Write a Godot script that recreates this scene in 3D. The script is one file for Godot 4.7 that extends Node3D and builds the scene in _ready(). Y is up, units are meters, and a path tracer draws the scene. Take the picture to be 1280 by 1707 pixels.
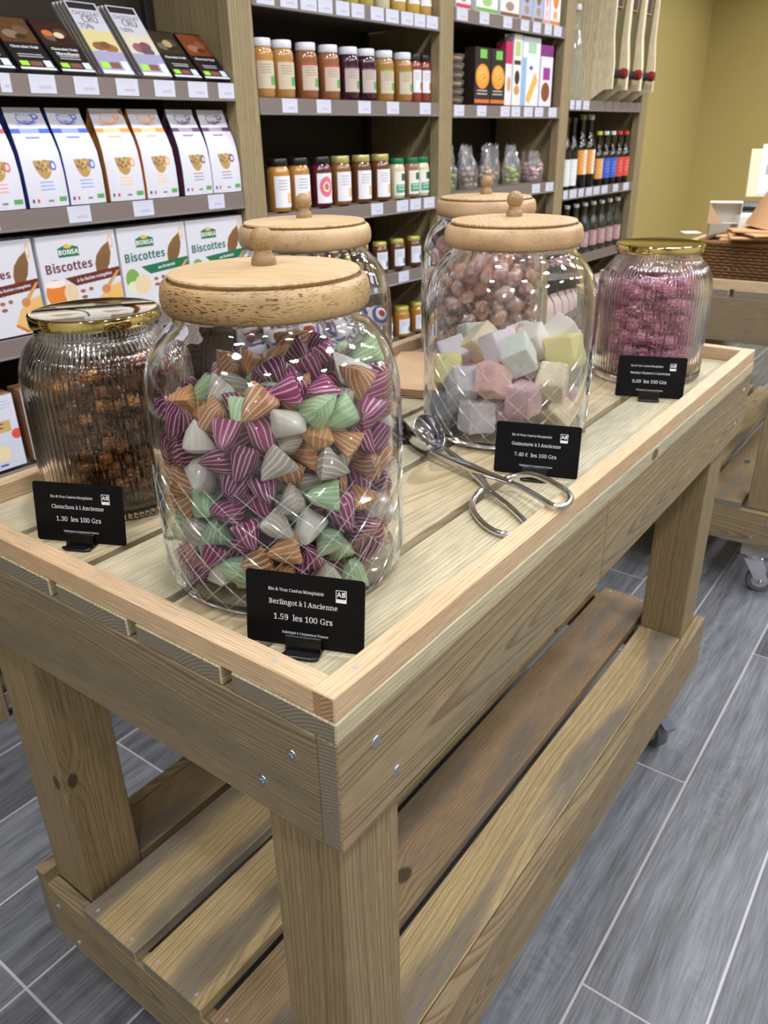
extends Node3D
# A corner of a food shop: a slatted wooden trolley with glass sweet jars, stocked shelving along the wall behind.

const TOP := 0.94            # height of the trolley's plank top
const WALL_X := -1.82
const BACK_Z := -6.8
const CEIL := 2.82
const LAMP_ENERGY := 0.13
var rng := RandomNumberGenerator.new()
var used := {}
var mats := {}
var SB := Basis()            # axes of the shelving: x along it, z out into the aisle
var S0 := Vector3(-1.43, 0, -0.8)

# ---------------------------------------------------------------- mesh building
class MB:
	var v := PackedVector3Array()
	var n := PackedVector3Array()
	var t := PackedVector2Array()
	var i := PackedInt32Array()
	func put(p: Vector3, nn: Vector3, u := Vector2.ZERO) -> int:
		v.append(p); n.append(nn); t.append(u)
		return v.size() - 1
	func tri(a: Vector3, b: Vector3, c: Vector3, ua := Vector2.ZERO, ub := Vector2.ZERO, uc := Vector2.ZERO) -> void:
		var nn := (b - a).cross(c - a).normalized()
		var k := put(a, nn, ua)
		put(b, nn, ub); put(c, nn, uc)
		i.append_array([k, k + 2, k + 1])
	func quad(a: Vector3, b: Vector3, c: Vector3, d: Vector3, ua := Vector2(0, 1), ub := Vector2(1, 1), uc := Vector2(1, 0), ud := Vector2(0, 0)) -> void:
		tri(a, b, c, ua, ub, uc); tri(a, c, d, ua, uc, ud)
	func box(c: Vector3, s: Vector3, b := Basis()) -> void:
		var h := s * 0.5
		var P := []
		for k in 8:
			P.append(c + b * Vector3(h.x * (1 if k & 1 else -1), h.y * (1 if k & 2 else -1), h.z * (1 if k & 4 else -1)))
		quad(P[4], P[5], P[7], P[6]); quad(P[1], P[0], P[2], P[3]); quad(P[5], P[1], P[3], P[7])
		quad(P[0], P[4], P[6], P[2]); quad(P[6], P[7], P[3], P[2]); quad(P[0], P[1], P[5], P[4])
	# rows of points; smooth normals; outward when u runs to the right and v up as seen from outside
	func grid(rows: Array, wrap := false, flip := false, tile := Vector2.ONE) -> void:
		var nv := rows.size()
		var nu: int = rows[0].size()
		var k0 := v.size()
		for b in nv:
			for a in nu:
				var al := a - 1
				var ar := a + 1
				if wrap:
					al = (nu - 2) if a == 0 else a - 1
					ar = 1 if a == nu - 1 else a + 1
				else:
					al = maxi(al, 0); ar = mini(ar, nu - 1)
				var du: Vector3 = rows[b][ar] - rows[b][al]
				var dv: Vector3 = rows[mini(b + 1, nv - 1)][a] - rows[maxi(b - 1, 0)][a]
				var nn := du.cross(dv)
				if nn.length_squared() < 1e-16:
					nn = Vector3.UP if b > nv / 2 else Vector3.DOWN
				nn = nn.normalized()
				put(rows[b][a], -nn if flip else nn, Vector2(float(a) / (nu - 1) * tile.x, (1.0 - float(b) / (nv - 1)) * tile.y))
		for b in nv - 1:
			for a in nu - 1:
				var p := k0 + b * nu + a
				var q := p + nu
				if flip: i.append_array([p, p + 1, q + 1, p, q + 1, q])
				else: i.append_array([p, q + 1, p + 1, p, q, q + 1])
	# profile of (radius, height) from bottom to top, outward on the right of its direction
	func lathe(prof: Array, seg := 32, c := Vector3.ZERO, smooth := 0.75, tile := Vector2.ONE) -> void:
		var m := prof.size()
		var ns := []
		for k in m - 1:
			var d: Vector2 = prof[k + 1] - prof[k]
			ns.append(Vector2(d.y, -d.x).normalized())
		var run := 0.0
		var total := 0.0
		for k in m - 1:
			total += prof[k].distance_to(prof[k + 1])
		for k in m - 1:
			var na: Vector2 = ns[k]
			var nb: Vector2 = ns[k]
			if k > 0 and ns[k].dot(ns[k - 1]) > smooth: na = (ns[k] + ns[k - 1]).normalized()
			if k < m - 2 and ns[k].dot(ns[k + 1]) > smooth: nb = (ns[k] + ns[k + 1]).normalized()
			var pa: Vector2 = prof[k]
			var pb: Vector2 = prof[k + 1]
			var va := 1.0 - run / total
			run += pa.distance_to(pb)
			var vb := 1.0 - run / total
			var k0 := v.size()
			for a in seg + 1:
				var an := TAU * a / seg
				var cs := cos(an)
				var sn := -sin(an)
				put(c + Vector3(pa.x * cs, pa.y, pa.x * sn), Vector3(na.x * cs, na.y, na.x * sn), Vector2(float(a) / seg * tile.x, va * tile.y))
				put(c + Vector3(pb.x * cs, pb.y, pb.x * sn), Vector3(nb.x * cs, nb.y, nb.x * sn), Vector2(float(a) / seg * tile.x, vb * tile.y))
			for a in seg:
				var p := k0 + a * 2
				if pa.x > 1e-6: i.append_array([p, p + 3, p + 2])
				if pb.x > 1e-6: i.append_array([p, p + 1, p + 3])
	func tube(pts: Array, radii: Array, sides := 8, closed := false) -> void:
		var m := pts.size()
		var rows := []
		var up := Vector3(0.13, 0.97, 0.21).normalized()
		var x := Vector3.ZERO
		for k in (m + 1 if closed else m):
			var kk := k % m
			var a: Vector3 = pts[(kk - 1 + m) % m] if closed or kk > 0 else pts[0]
			var b: Vector3 = pts[(kk + 1) % m] if closed or kk < m - 1 else pts[m - 1]
			var d := (b - a).normalized()
			x = (up.cross(d) if x == Vector3.ZERO else x - d * x.dot(d)).normalized()
			var y := d.cross(x)
			var r: float = radii[kk % radii.size()]
			var row := []
			for s in sides + 1:
				var an := TAU * s / sides
				row.append(pts[kk] + (x * cos(an) + y * sin(an)) * r)
			rows.append(row)
		if not closed:
			var e0 := []
			var e1 := []
			for s in sides + 1:
				e0.append(pts[0]); e1.append(pts[m - 1])
			rows.push_front(e0); rows.push_back(e1)
		grid(rows, true)
	func into(me: ArrayMesh, m: Material) -> void:
		if i.is_empty(): return
		var a := []
		a.resize(Mesh.ARRAY_MAX)
		a[Mesh.ARRAY_VERTEX] = v; a[Mesh.ARRAY_NORMAL] = n; a[Mesh.ARRAY_TEX_UV] = t; a[Mesh.ARRAY_INDEX] = i
		me.add_surface_from_arrays(Mesh.PRIMITIVE_TRIANGLES, a)
		me.surface_set_material(me.get_surface_count() - 1, m)
	func mesh(m: Material) -> ArrayMesh:
		var me := ArrayMesh.new()
		into(me, m)
		return me

# box with chamfered edges; faces across `grain` go to a second surface
func slab(s: Vector3, bevel: float, side: Material, ends: Material = null, grain := 0, off := Vector2.ZERO, scale := Vector2(1.4, 0.19)) -> ArrayMesh:
	var A := MB.new()
	var E := MB.new()
	var h := s * 0.5
	var b := minf(bevel, minf(h.x, minf(h.y, h.z)) * 0.8)
	var f := func(ax: int, p: Vector3) -> Vector2:
		if ends != null and ax == grain:
			return Vector2(p[(grain + 1) % 3], p[(grain + 2) % 3]) * 6.0 + off
		var other := 3 - ax - grain if ax != grain else (grain + 1) % 3
		return Vector2((p[grain] + h[grain]) / scale.x + off.x, (p[other] + h[other] + (h[ax] if ax == 1 else 0.0)) / scale.y + off.y)
	for ax in 3:
		var u := (ax + 1) % 3
		var w := (ax + 2) % 3
		for sg in [-1.0, 1.0]:
			var P := []
			for c in [[-1, -1], [1, -1], [1, 1], [-1, 1]]:
				var p := Vector3.ZERO
				p[ax] = sg * h[ax]; p[u] = c[0] * (h[u] - b); p[w] = c[1] * (h[w] - b)
				P.append(p)
			if sg < 0: P.reverse()
			var into: MB = E if ends != null and ax == grain else A
			into.quad(P[0], P[1], P[2], P[3], f.call(ax, P[0]), f.call(ax, P[1]), f.call(ax, P[2]), f.call(ax, P[3]))
	if b > 0.0:
		for ax in 3:
			var u := (ax + 1) % 3
			var w := (ax + 2) % 3
			for su in [-1.0, 1.0]:
				for sw in [-1.0, 1.0]:
					var P := []
					for c in [[-1, 0], [1, 0], [1, 1], [-1, 1]]:
						var p := Vector3.ZERO
						p[ax] = c[0] * (h[ax] - b)
						p[u] = su * (h[u] if c[1] == 0 else h[u] - b)
						p[w] = sw * (h[w] - b if c[1] == 0 else h[w])
						P.append(p)
					if su * sw > 0: P.reverse()
					A.quad(P[0], P[1], P[2], P[3], f.call(u, P[0]), f.call(u, P[1]), f.call(u, P[2]), f.call(u, P[3]))
		for k in 8:
			var sg := Vector3(1 if k & 1 else -1, 1 if k & 2 else -1, 1 if k & 4 else -1)
			var q := h * sg
			var i3 := Vector3(b, b, b) * sg
			var p0 := q - Vector3(0, i3.y, i3.z)
			var p1 := q - Vector3(i3.x, 0, i3.z)
			var p2 := q - Vector3(i3.x, i3.y, 0)
			if sg.x * sg.y * sg.z > 0: A.tri(p0, p1, p2, f.call(0, p0), f.call(0, p1), f.call(0, p2))
			else: A.tri(p0, p2, p1, f.call(0, p0), f.call(0, p2), f.call(0, p1))
	var me := ArrayMesh.new()
	A.into(me, side)
	if ends != null: E.into(me, ends)
	return me

# ---------------------------------------------------------------- nodes
func numbered(called: String) -> String:
	var k: int = used.get(called, -1) + 1
	used[called] = k
	return called if k == 0 else "%s_%03d" % [called, k]

func tag(o: Node3D, label: String, category: String, group := "") -> Node3D:
	o.set_meta("label", label)
	o.set_meta("category", category)
	if group != "": o.set_meta("group", group)
	return o

func thing(called: String, label: String, category: String, xf := Transform3D(), group := "") -> Node3D:
	var o := Node3D.new()
	o.name = numbered(called)
	add_child(o)
	o.transform = xf
	return tag(o, label, category, group)

func whole(called: String, me: Mesh, label: String, category: String, xf := Transform3D(), group := "") -> MeshInstance3D:
	var o := MeshInstance3D.new()
	o.name = numbered(called)
	o.mesh = me
	add_child(o)
	o.transform = xf
	tag(o, label, category, group)
	return o

func part(parent: Node3D, called: String, me: Mesh, xf := Transform3D()) -> MeshInstance3D:
	var o := MeshInstance3D.new()
	o.name = called
	o.mesh = me
	o.transform = xf
	parent.add_child(o, true)
	return o

func struct(called: String, me: Mesh, xf := Transform3D()) -> MeshInstance3D:
	var o := MeshInstance3D.new()
	o.name = called
	o.mesh = me
	o.transform = xf
	o.set_meta("kind", "structure")
	add_child(o)
	return o

func at(p: Vector3, yaw := 0.0) -> Transform3D:
	return Transform3D(Basis(Vector3.UP, yaw), p)

func sh(s: float, y: float, d: float, yaw := 0.0) -> Transform3D:      # a place on the shelving
	return Transform3D(SB * Basis(Vector3.UP, yaw), S0 + SB * Vector3(s, y, d))

func nth(k: int) -> String:
	return ["first", "second", "third", "fourth", "fifth", "sixth", "seventh", "eighth", "ninth", "tenth", "eleventh", "twelfth", "thirteenth"][k]

# ---------------------------------------------------------------- materials
func c8(r: float, g: float, b: float) -> Color:
	return Color(r / 255.0, g / 255.0, b / 255.0)

func mat(col: Color, rough := 0.6, metal := 0.0, coat := 0.0) -> StandardMaterial3D:
	var key := "%s/%.2f/%.2f/%.2f" % [col.to_html(), rough, metal, coat]
	if not mats.has(key):
		var m := StandardMaterial3D.new()
		m.albedo_color = col; m.roughness = rough; m.metallic = metal
		if coat > 0.0:
			m.clearcoat_enabled = true; m.clearcoat = coat; m.clearcoat_roughness = 0.08
		mats[key] = m
	return mats[key]

func tmat(im: Image, rough := 0.6, coat := 0.0) -> StandardMaterial3D:
	var m := StandardMaterial3D.new()
	m.albedo_texture = ImageTexture.create_from_image(im)
	m.roughness = rough
	if coat > 0.0:
		m.clearcoat_enabled = true; m.clearcoat = coat; m.clearcoat_roughness = 0.1
	return m

func glass(tint: Color, alpha: float, rough := 0.0) -> StandardMaterial3D:
	var m := StandardMaterial3D.new()
	m.transparency = BaseMaterial3D.TRANSPARENCY_ALPHA
	m.albedo_color = Color(tint, alpha)
	m.roughness = rough
	return m

func solid_glass(tint: Color) -> StandardMaterial3D:
	var m := StandardMaterial3D.new()
	m.transparency = BaseMaterial3D.TRANSPARENCY_ALPHA
	m.albedo_color = Color(tint, 0.0)
	m.roughness = 0.0
	m.refraction_enabled = true
	m.refraction_scale = 0.05
	return m

func noise(seed_: int, freq := 1.0, oct := 2) -> FastNoiseLite:
	var f := FastNoiseLite.new()
	f.noise_type = FastNoiseLite.TYPE_PERLIN
	f.seed = seed_; f.frequency = freq
	f.fractal_type = FastNoiseLite.FRACTAL_FBM; f.fractal_octaves = oct
	return f

# sawn board: growth rings cut at a slant, fibres, blotches and knots; 1.4 m long, 0.19 m wide
func wood(seed_: int, early: Color, late: Color, patch: Color, ring: float, v0: float, h0: float, slope: float, amount: float, knots := [], rough := 0.55, w := 1024, h := 352) -> StandardMaterial3D:
	var na := noise(seed_, 1.0, 2)
	var nf := noise(seed_ + 7, 1.0, 1)
	var bytes := PackedByteArray()
	bytes.resize(w * h * 3)
	var k := 0
	var line := PackedFloat32Array()
	line.resize(w)
	for x in w:
		line[x] = h0 + slope * (1.4 * x / w - 0.7) + na.get_noise_2d(x * 1.9 / w + 50.0, 3.0) * 0.03
	for y in h:
		var vv := 0.19 * y / h
		for x in w:
			var u := 1.4 * x / w
			var wv := vv + na.get_noise_2d(u * 1.6, vv * 7.0) * 0.014
			var kk := 0.0
			for q in knots:
				var du: float = (u - q.x) * 0.5
				var dv: float = vv - q.y
				var g := exp(-(du * du + dv * dv) / (q.z * q.z * 5.0))
				wv += g * 0.016 * signf(dv)
				kk = maxf(kk, 1.0 - smoothstep(0.75, 1.15, sqrt(du * du * 1.6 + dv * dv) / q.z))
			var hh := line[x]
			var r := sqrt((wv - v0) * (wv - v0) + hh * hh)
			var ph := r / ring + na.get_noise_2d(r * 70.0, 5.0) * 1.3
			ph -= floorf(ph)
			var d := smoothstep(0.3, 0.93, ph) * (1.0 - smoothstep(0.93, 1.0, ph))
			var fib := nf.get_noise_2d(u * 26.0, vv * 800.0)
			var bl := smoothstep(-0.08, 0.28, na.get_noise_2d(u * 2.2 + 9.0, vv * 17.0)) * amount
			var c := early.lerp(patch, bl).lerp(late, d * 0.75)
			var m := 1.0 + 0.13 * fib
			if kk > 0.0:
				c = c.lerp(late.darkened(0.45), kk * 0.85)
			bytes[k] = clampi(int(c.r * m * 255.0), 0, 255)
			bytes[k + 1] = clampi(int(c.g * m * 255.0), 0, 255)
			bytes[k + 2] = clampi(int(c.b * m * 255.0), 0, 255)
			k += 3
	var mt := tmat(Image.create_from_data(w, h, false, Image.FORMAT_RGB8, bytes), rough)
	mt.metallic_specular = 0.4
	return mt

# polished mango wood with short dark pores, wrapped on turned lids
func pore_wood(seed_: int, base: Color, dark: Color, many: float, w := 768, h := 384) -> StandardMaterial3D:
	var na := noise(seed_, 1.0, 3)
	var np := noise(seed_ + 3, 1.0, 1)
	var bytes := PackedByteArray()
	bytes.resize(w * h * 3)
	var k := 0
	for y in h:
		var v := float(y) / h
		for x in w:
			var u := float(x) / w
			var a := TAU * u
			var sx := cos(a) * 1.3
			var sz := sin(a) * 1.3
			var bl := na.get_noise_3d(sx, v * 1.2, sz)
			var wob := v * 26.0 + na.get_noise_3d(sx * 1.2, v, sz * 1.2 + 5.0) * 6.0
			var lines := absf(wob - roundf(wob)) * 2.0
			var pore := smoothstep(0.22, 0.4, np.get_noise_3d(sx * 13.0, wob * 2.6, sz * 13.0)) * many * smoothstep(-0.5, 0.1, bl)
			var c := base.lerp(dark, clampf(0.3 + bl * 1.1, 0.0, 0.9) * 0.55 + pow(1.0 - lines, 3.0) * 0.16)
			c = c.lerp(c8(70, 46, 20), pore * 0.75)
			bytes[k] = int(c.r * 255.0); bytes[k + 1] = int(c.g * 255.0); bytes[k + 2] = int(c.b * 255.0)
			k += 3
	var m := tmat(Image.create_from_data(w, h, false, Image.FORMAT_RGB8, bytes), 0.42)
	return m

func endgrain(seed_: int, a: Color, b: Color) -> StandardMaterial3D:
	var na := noise(seed_, 1.0, 2)
	var im := Image.create_empty(256, 256, false, Image.FORMAT_RGB8)
	for y in 256:
		for x in 256:
			var u := x / 256.0
			var v := y / 256.0
			var r := sqrt((u - 0.5) * (u - 0.5) + (v + 0.5) * (v + 0.5)) + na.get_noise_2d(u * 2.0, v * 2.0) * 0.02
			var ph := r / 0.022
			ph -= floorf(ph)
			im.set_pixel(x, y, a.lerp(b, smoothstep(0.2, 0.95, ph) * 0.7 + 0.3 * absf(na.get_noise_2d(u * 70.0, v * 70.0))))
	return tmat(im, 0.75)

# wood-look porcelain, grey with pale and dark streaks; one 0.2 x 1.2 m tile
func porcelain(seed_: int, base: float) -> StandardMaterial3D:
	var na := noise(seed_, 1.0, 3)
	var nf := noise(seed_ + 5, 1.0, 2)
	var w := 192
	var h := 768
	var bytes := PackedByteArray()
	bytes.resize(w * h * 3)
	var k := 0
	for y in h:
		var v := 1.2 * y / h
		for x in w:
			var u := 0.2 * x / w
			var wu := u + na.get_noise_2d(u * 4.0 + 30.0, v * 1.6) * 0.014
			var streak := na.get_noise_2d(wu * 32.0, v * 1.5)
			var fine := nf.get_noise_2d(wu * 230.0, v * 11.0)
			var cross := nf.get_noise_2d(u * 40.0 + 9.0, v * 75.0) * smoothstep(0.1, 0.5, na.get_noise_2d(u * 12.0, v * 3.0 + 40.0))
			var g := base + streak * 0.14 + fine * 0.12 + cross * 0.08
			bytes[k] = clampi(int(g * 246.0), 20, 235); bytes[k + 1] = clampi(int(g * 252.0), 20, 235); bytes[k + 2] = clampi(int(g * 262.0), 20, 240)
			k += 3
	return tmat(Image.create_from_data(w, h, false, Image.FORMAT_RGB8, bytes), 0.42)

# flat print: shapes drawn on an image in 0..1 coordinates, y down
class Print:
	var im: Image
	var w: int
	var h: int
	func _init(ww: int, hh: int, bg: Color) -> void:
		w = ww; h = hh
		im = Image.create_empty(w, h, false, Image.FORMAT_RGB8)
		im.fill(bg)
	func rect(x0: float, y0: float, x1: float, y1: float, c: Color) -> Print:
		im.fill_rect(Rect2i(int(x0 * w), int(y0 * h), maxi(1, int((x1 - x0) * w)), maxi(1, int((y1 - y0) * h))), c)
		return self
	func oval(cx: float, cy: float, rx: float, ry: float, c: Color, hole := 0.0, cut := -2.0) -> Print:
		for y in range(maxi(0, int((cy - ry) * h)), mini(h, int((cy + ry) * h) + 1)):
			for x in range(maxi(0, int((cx - rx) * w)), mini(w, int((cx + rx) * w) + 1)):
				var a := ((x + 0.5) / w - cx) / rx
				var b := ((y + 0.5) / h - cy) / ry
				var q := a * a + b * b
				if q <= 1.0 and q >= hole * hole and b >= cut: im.set_pixel(x, y, c)
		return self
	func poly(pts: Array, c: Color) -> Print:
		var pp := PackedVector2Array(pts)
		var r := Rect2(pp[0], Vector2.ZERO)
		for p in pp: r = r.expand(p)
		for y in range(maxi(0, int(r.position.y * h)), mini(h, int(r.end.y * h) + 1)):
			for x in range(maxi(0, int(r.position.x * w)), mini(w, int(r.end.x * w) + 1)):
				if Geometry2D.is_point_in_polygon(Vector2((x + 0.5) / w, (y + 0.5) / h), pp): im.set_pixel(x, y, c)
		return self
	func speck(x0: float, y0: float, x1: float, y1: float, cols: Array, n: int, r: float, seed_: int) -> Print:
		var g := RandomNumberGenerator.new()
		g.seed = seed_
		for k in n:
			oval(g.randf_range(x0, x1), g.randf_range(y0, y1), r * g.randf_range(0.6, 1.3), r * w / h * g.randf_range(0.6, 1.3), cols[g.randi() % cols.size()])
		return self
	func lines(x0: float, y0: float, x1: float, y1: float, n: int, c: Color, seed_: int) -> Print:   # small print, too small to read
		var g := RandomNumberGenerator.new()
		g.seed = seed_
		for k in n:
			var yy := lerpf(y0, y1, float(k) / n)
			var inset := g.randf_range(0.0, 0.12) * (x1 - x0)
			rect(x0 + inset, yy, x1 - inset, yy + (y1 - y0) / n * 0.45, c)
		return self

var fonts := {}
func lettering(parent: Node3D, text: String, width: float, pos: Vector3, m: Material, font := "Droid Serif", bold := false, basis := Basis(), called := "lettering") -> MeshInstance3D:
	var key := font + str(bold)
	if not fonts.has(key):
		var f := SystemFont.new()
		f.font_names = PackedStringArray([font])
		if bold: f.font_weight = 700
		fonts[key] = f
	var tm := TextMesh.new()
	tm.text = text
	tm.font = fonts[key]
	tm.font_size = 32
	tm.curve_step = 3.0
	tm.depth = 0.4 * 0.01
	var s := width / maxf(tm.get_aabb().size.x, 0.001)
	tm.material = m
	return part(parent, called, tm, Transform3D(basis * Basis.from_scale(Vector3(s, s, minf(s, 0.08))), pos))

# ---------------------------------------------------------------- the place
func _ready() -> void:
	rng.seed = 11
	var a := deg_to_rad(2.0)
	SB = Basis(Vector3(sin(a), 0, -cos(a)), Vector3.UP, Vector3(cos(a), 0, sin(a)))
	camera_and_light()
	materials()
	room()
	trolley("wooden_trolley", "slatted wooden trolley on casters carrying the sweet jars", Vector3.ZERO, TOP, 1)
	trolley("wooden_trolley", "second slatted wooden trolley behind, carrying the wicker basket", Vector3(0.03, 0, -2.03), 0.955, 2)
	shelving()
	sweets_jars()
	signs()
	tongs()
	table_extras()
	second_trolley_load()
	stock_left()
	stock_middle()
	stock_third()
	stock_fourth()

func camera_and_light() -> void:
	var cam := Camera3D.new()
	cam.name = "camera"
	cam.position = Vector3(0.3272, 1.3624, 0.3651)
	cam.rotation_degrees = Vector3(-25.6251, 36.8948, -1.1653)
	var lens := CameraAttributesPhysical.new()
	lens.frustum_focal_length = 12.0 / tan(atan(853.5 / 1304.96))
	lens.frustum_focus_distance = 0.8
	lens.exposure_aperture = lens.frustum_focal_length / 2.3
	cam.attributes = lens
	add_child(cam)
	var we := WorldEnvironment.new()
	we.name = "world_environment"
	var e := Environment.new()
	e.background_mode = Environment.BG_COLOR
	e.background_color = Color(0.002, 0.002, 0.002)
	e.tonemap_mode = Environment.TONE_MAPPER_LINEAR
	e.tonemap_exposure = 12.3
	e.sdfgi_enabled = true
	e.ssao_enabled = true
	e.ssil_enabled = true
	we.environment = e
	add_child(we)
	# round LED downlights set in the ceiling: each a white ring, a glowing disc and a light just below it
	var ring := MB.new()
	ring.lathe([Vector2(0.108, 0.004), Vector2(0.112, -0.004), Vector2(0.130, -0.006), Vector2(0.136, -0.002), Vector2(0.136, 0.004)], 32)
	var ring_mesh := ring.mesh(mat(c8(240, 240, 238), 0.4))
	var lensm := StandardMaterial3D.new()
	lensm.albedo_color = Color.WHITE
	lensm.emission_enabled = true
	lensm.emission = c8(240, 243, 255)
	lensm.emission_energy_multiplier = 0.4
	var disc := MB.new()
	disc.lathe([Vector2(0.11, 0.002), Vector2(0.0, 0.0025)], 32)
	for q in disc.n.size(): disc.n[q] = Vector3.DOWN
	var disc_mesh := disc.mesh(lensm)
	var k := 0
	for row in [[-0.42, 8, -5.9, "row nearest the shelving"], [0.85, 8, -5.4, "middle row"], [2.1, 6, -4.9, "row farthest from the shelving"]]:
		for q in row[1]:
			var p := Vector3(row[0] + 0.05 * sin(q * 2.3), CEIL - 0.002, row[2] + q * 1.1)
			var t := thing("ceiling_downlight", "round white ceiling downlight, %s of the %s" % [nth(q), row[3]], "downlight", at(p), "round ceiling downlights")
			part(t, "ring", ring_mesh)
			part(t, "lens", disc_mesh)
			var l := SpotLight3D.new()
			l.name = "downlight_light_%03d" % k
			k += 1
			l.position = p + Vector3(0, -0.012, 0)
			l.rotation_degrees = Vector3(-90, 0, 0)
			l.spot_angle = 78.0
			l.spot_angle_attenuation = 0.35
			l.spot_range = 14.0
			l.spot_attenuation = 2.0
			l.light_energy = LAMP_ENERGY
			l.light_size = 0.11
			l.light_color = c8(246, 247, 255)
			l.shadow_enabled = true
			add_child(l)

var W := {}
func materials() -> void:
	W.pale = wood(1, c8(192, 182, 150), c8(166, 152, 118), c8(172, 170, 148), 0.0048, 0.26, 0.05, 0.03, 0.8, [Vector3(0.62, 0.06, 0.009)])
	W.pale2 = wood(2, c8(194, 178, 142), c8(164, 144, 106), c8(176, 170, 144), 0.0085, 0.05, 0.022, 0.09, 0.7, [])
	W.apron = wood(3, c8(152, 134, 102), c8(112, 92, 64), c8(136, 124, 100), 0.0062, 0.07, 0.022, 0.07, 0.8, [])
	W.apron2 = wood(4, c8(140, 124, 98), c8(106, 90, 66), c8(122, 114, 94), 0.0036, 0.22, 0.05, 0.02, 0.8, [])
	W.leg = wood(5, c8(148, 129, 96), c8(122, 102, 72), c8(138, 122, 92), 0.0066, 0.34, 0.06, 0.03, 0.6, [Vector3(0.35, 0.10, 0.008), Vector3(1.0, 0.05, 0.007)])
	W.low = wood(6, c8(184, 162, 118), c8(146, 124, 86), c8(126, 118, 106), 0.0060, 0.20, 0.03, 0.08, 1.0, [Vector3(0.25, 0.07, 0.007)])
	W.low2 = wood(7, c8(150, 126, 94), c8(116, 96, 70), c8(122, 112, 98), 0.0042, 0.26, 0.06, 0.03, 1.0, [Vector3(1.0, 0.09, 0.011)])
	W.oak = wood(8, c8(206, 180, 144), c8(182, 150, 114), c8(198, 166, 128), 0.0030, 0.3, 0.2, 0.0, 0.7, [], 0.5)
	W.post = wood(9, c8(156, 140, 106), c8(126, 108, 76), c8(144, 132, 100), 0.0095, 0.30, 0.06, 0.03, 0.5, [Vector3(0.5, 0.03, 0.012)])
	W.end = endgrain(10, c8(142, 132, 114), c8(92, 84, 70))
	W.oakend = endgrain(12, c8(190, 154, 114), c8(120, 90, 62))
	W.dispenser = wood(13, c8(246, 232, 196), c8(224, 202, 156), c8(240, 222, 180), 0.009, 0.22, 0.05, 0.03, 0.5, [Vector3(0.3, 0.06, 0.008), Vector3(0.75, 0.1, 0.007)])
	W.lid1 = pore_wood(20, c8(196, 164, 116), c8(104, 76, 40), 1.2)
	W.lid2 = pore_wood(31, c8(204, 170, 128), c8(128, 96, 62), 0.35)
	W.disc = wood(21, c8(206, 180, 142), c8(176, 146, 104), c8(190, 160, 118), 0.0045, 0.34, 0.05, 0.03, 0.6, [], 0.42)
	W.knob = wood(22, c8(168, 140, 100), c8(112, 86, 54), c8(148, 120, 84), 0.0012, 0.3, 0.05, 0.0, 0.5, [], 0.45, 256, 128)
	W.screw = mat(c8(190, 194, 200), 0.3, 1.0)
	W.chrome = mat(c8(214, 214, 216), 0.12, 1.0)
	W.gold = mat(c8(224, 204, 136), 0.05, 1.0)
	W.black = mat(c8(14, 14, 15), 0.22)
	W.card = mat(c8(9, 9, 11), 0.45)
	W.card.metallic_specular = 0.3
	W.white = mat(c8(238, 238, 240), 0.6)
	W.glass = solid_glass(c8(254, 255, 254))
	W.cut = glass(c8(226, 236, 232), 0.2, 0.08)
	W.thick = solid_glass(c8(226, 240, 232))

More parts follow.
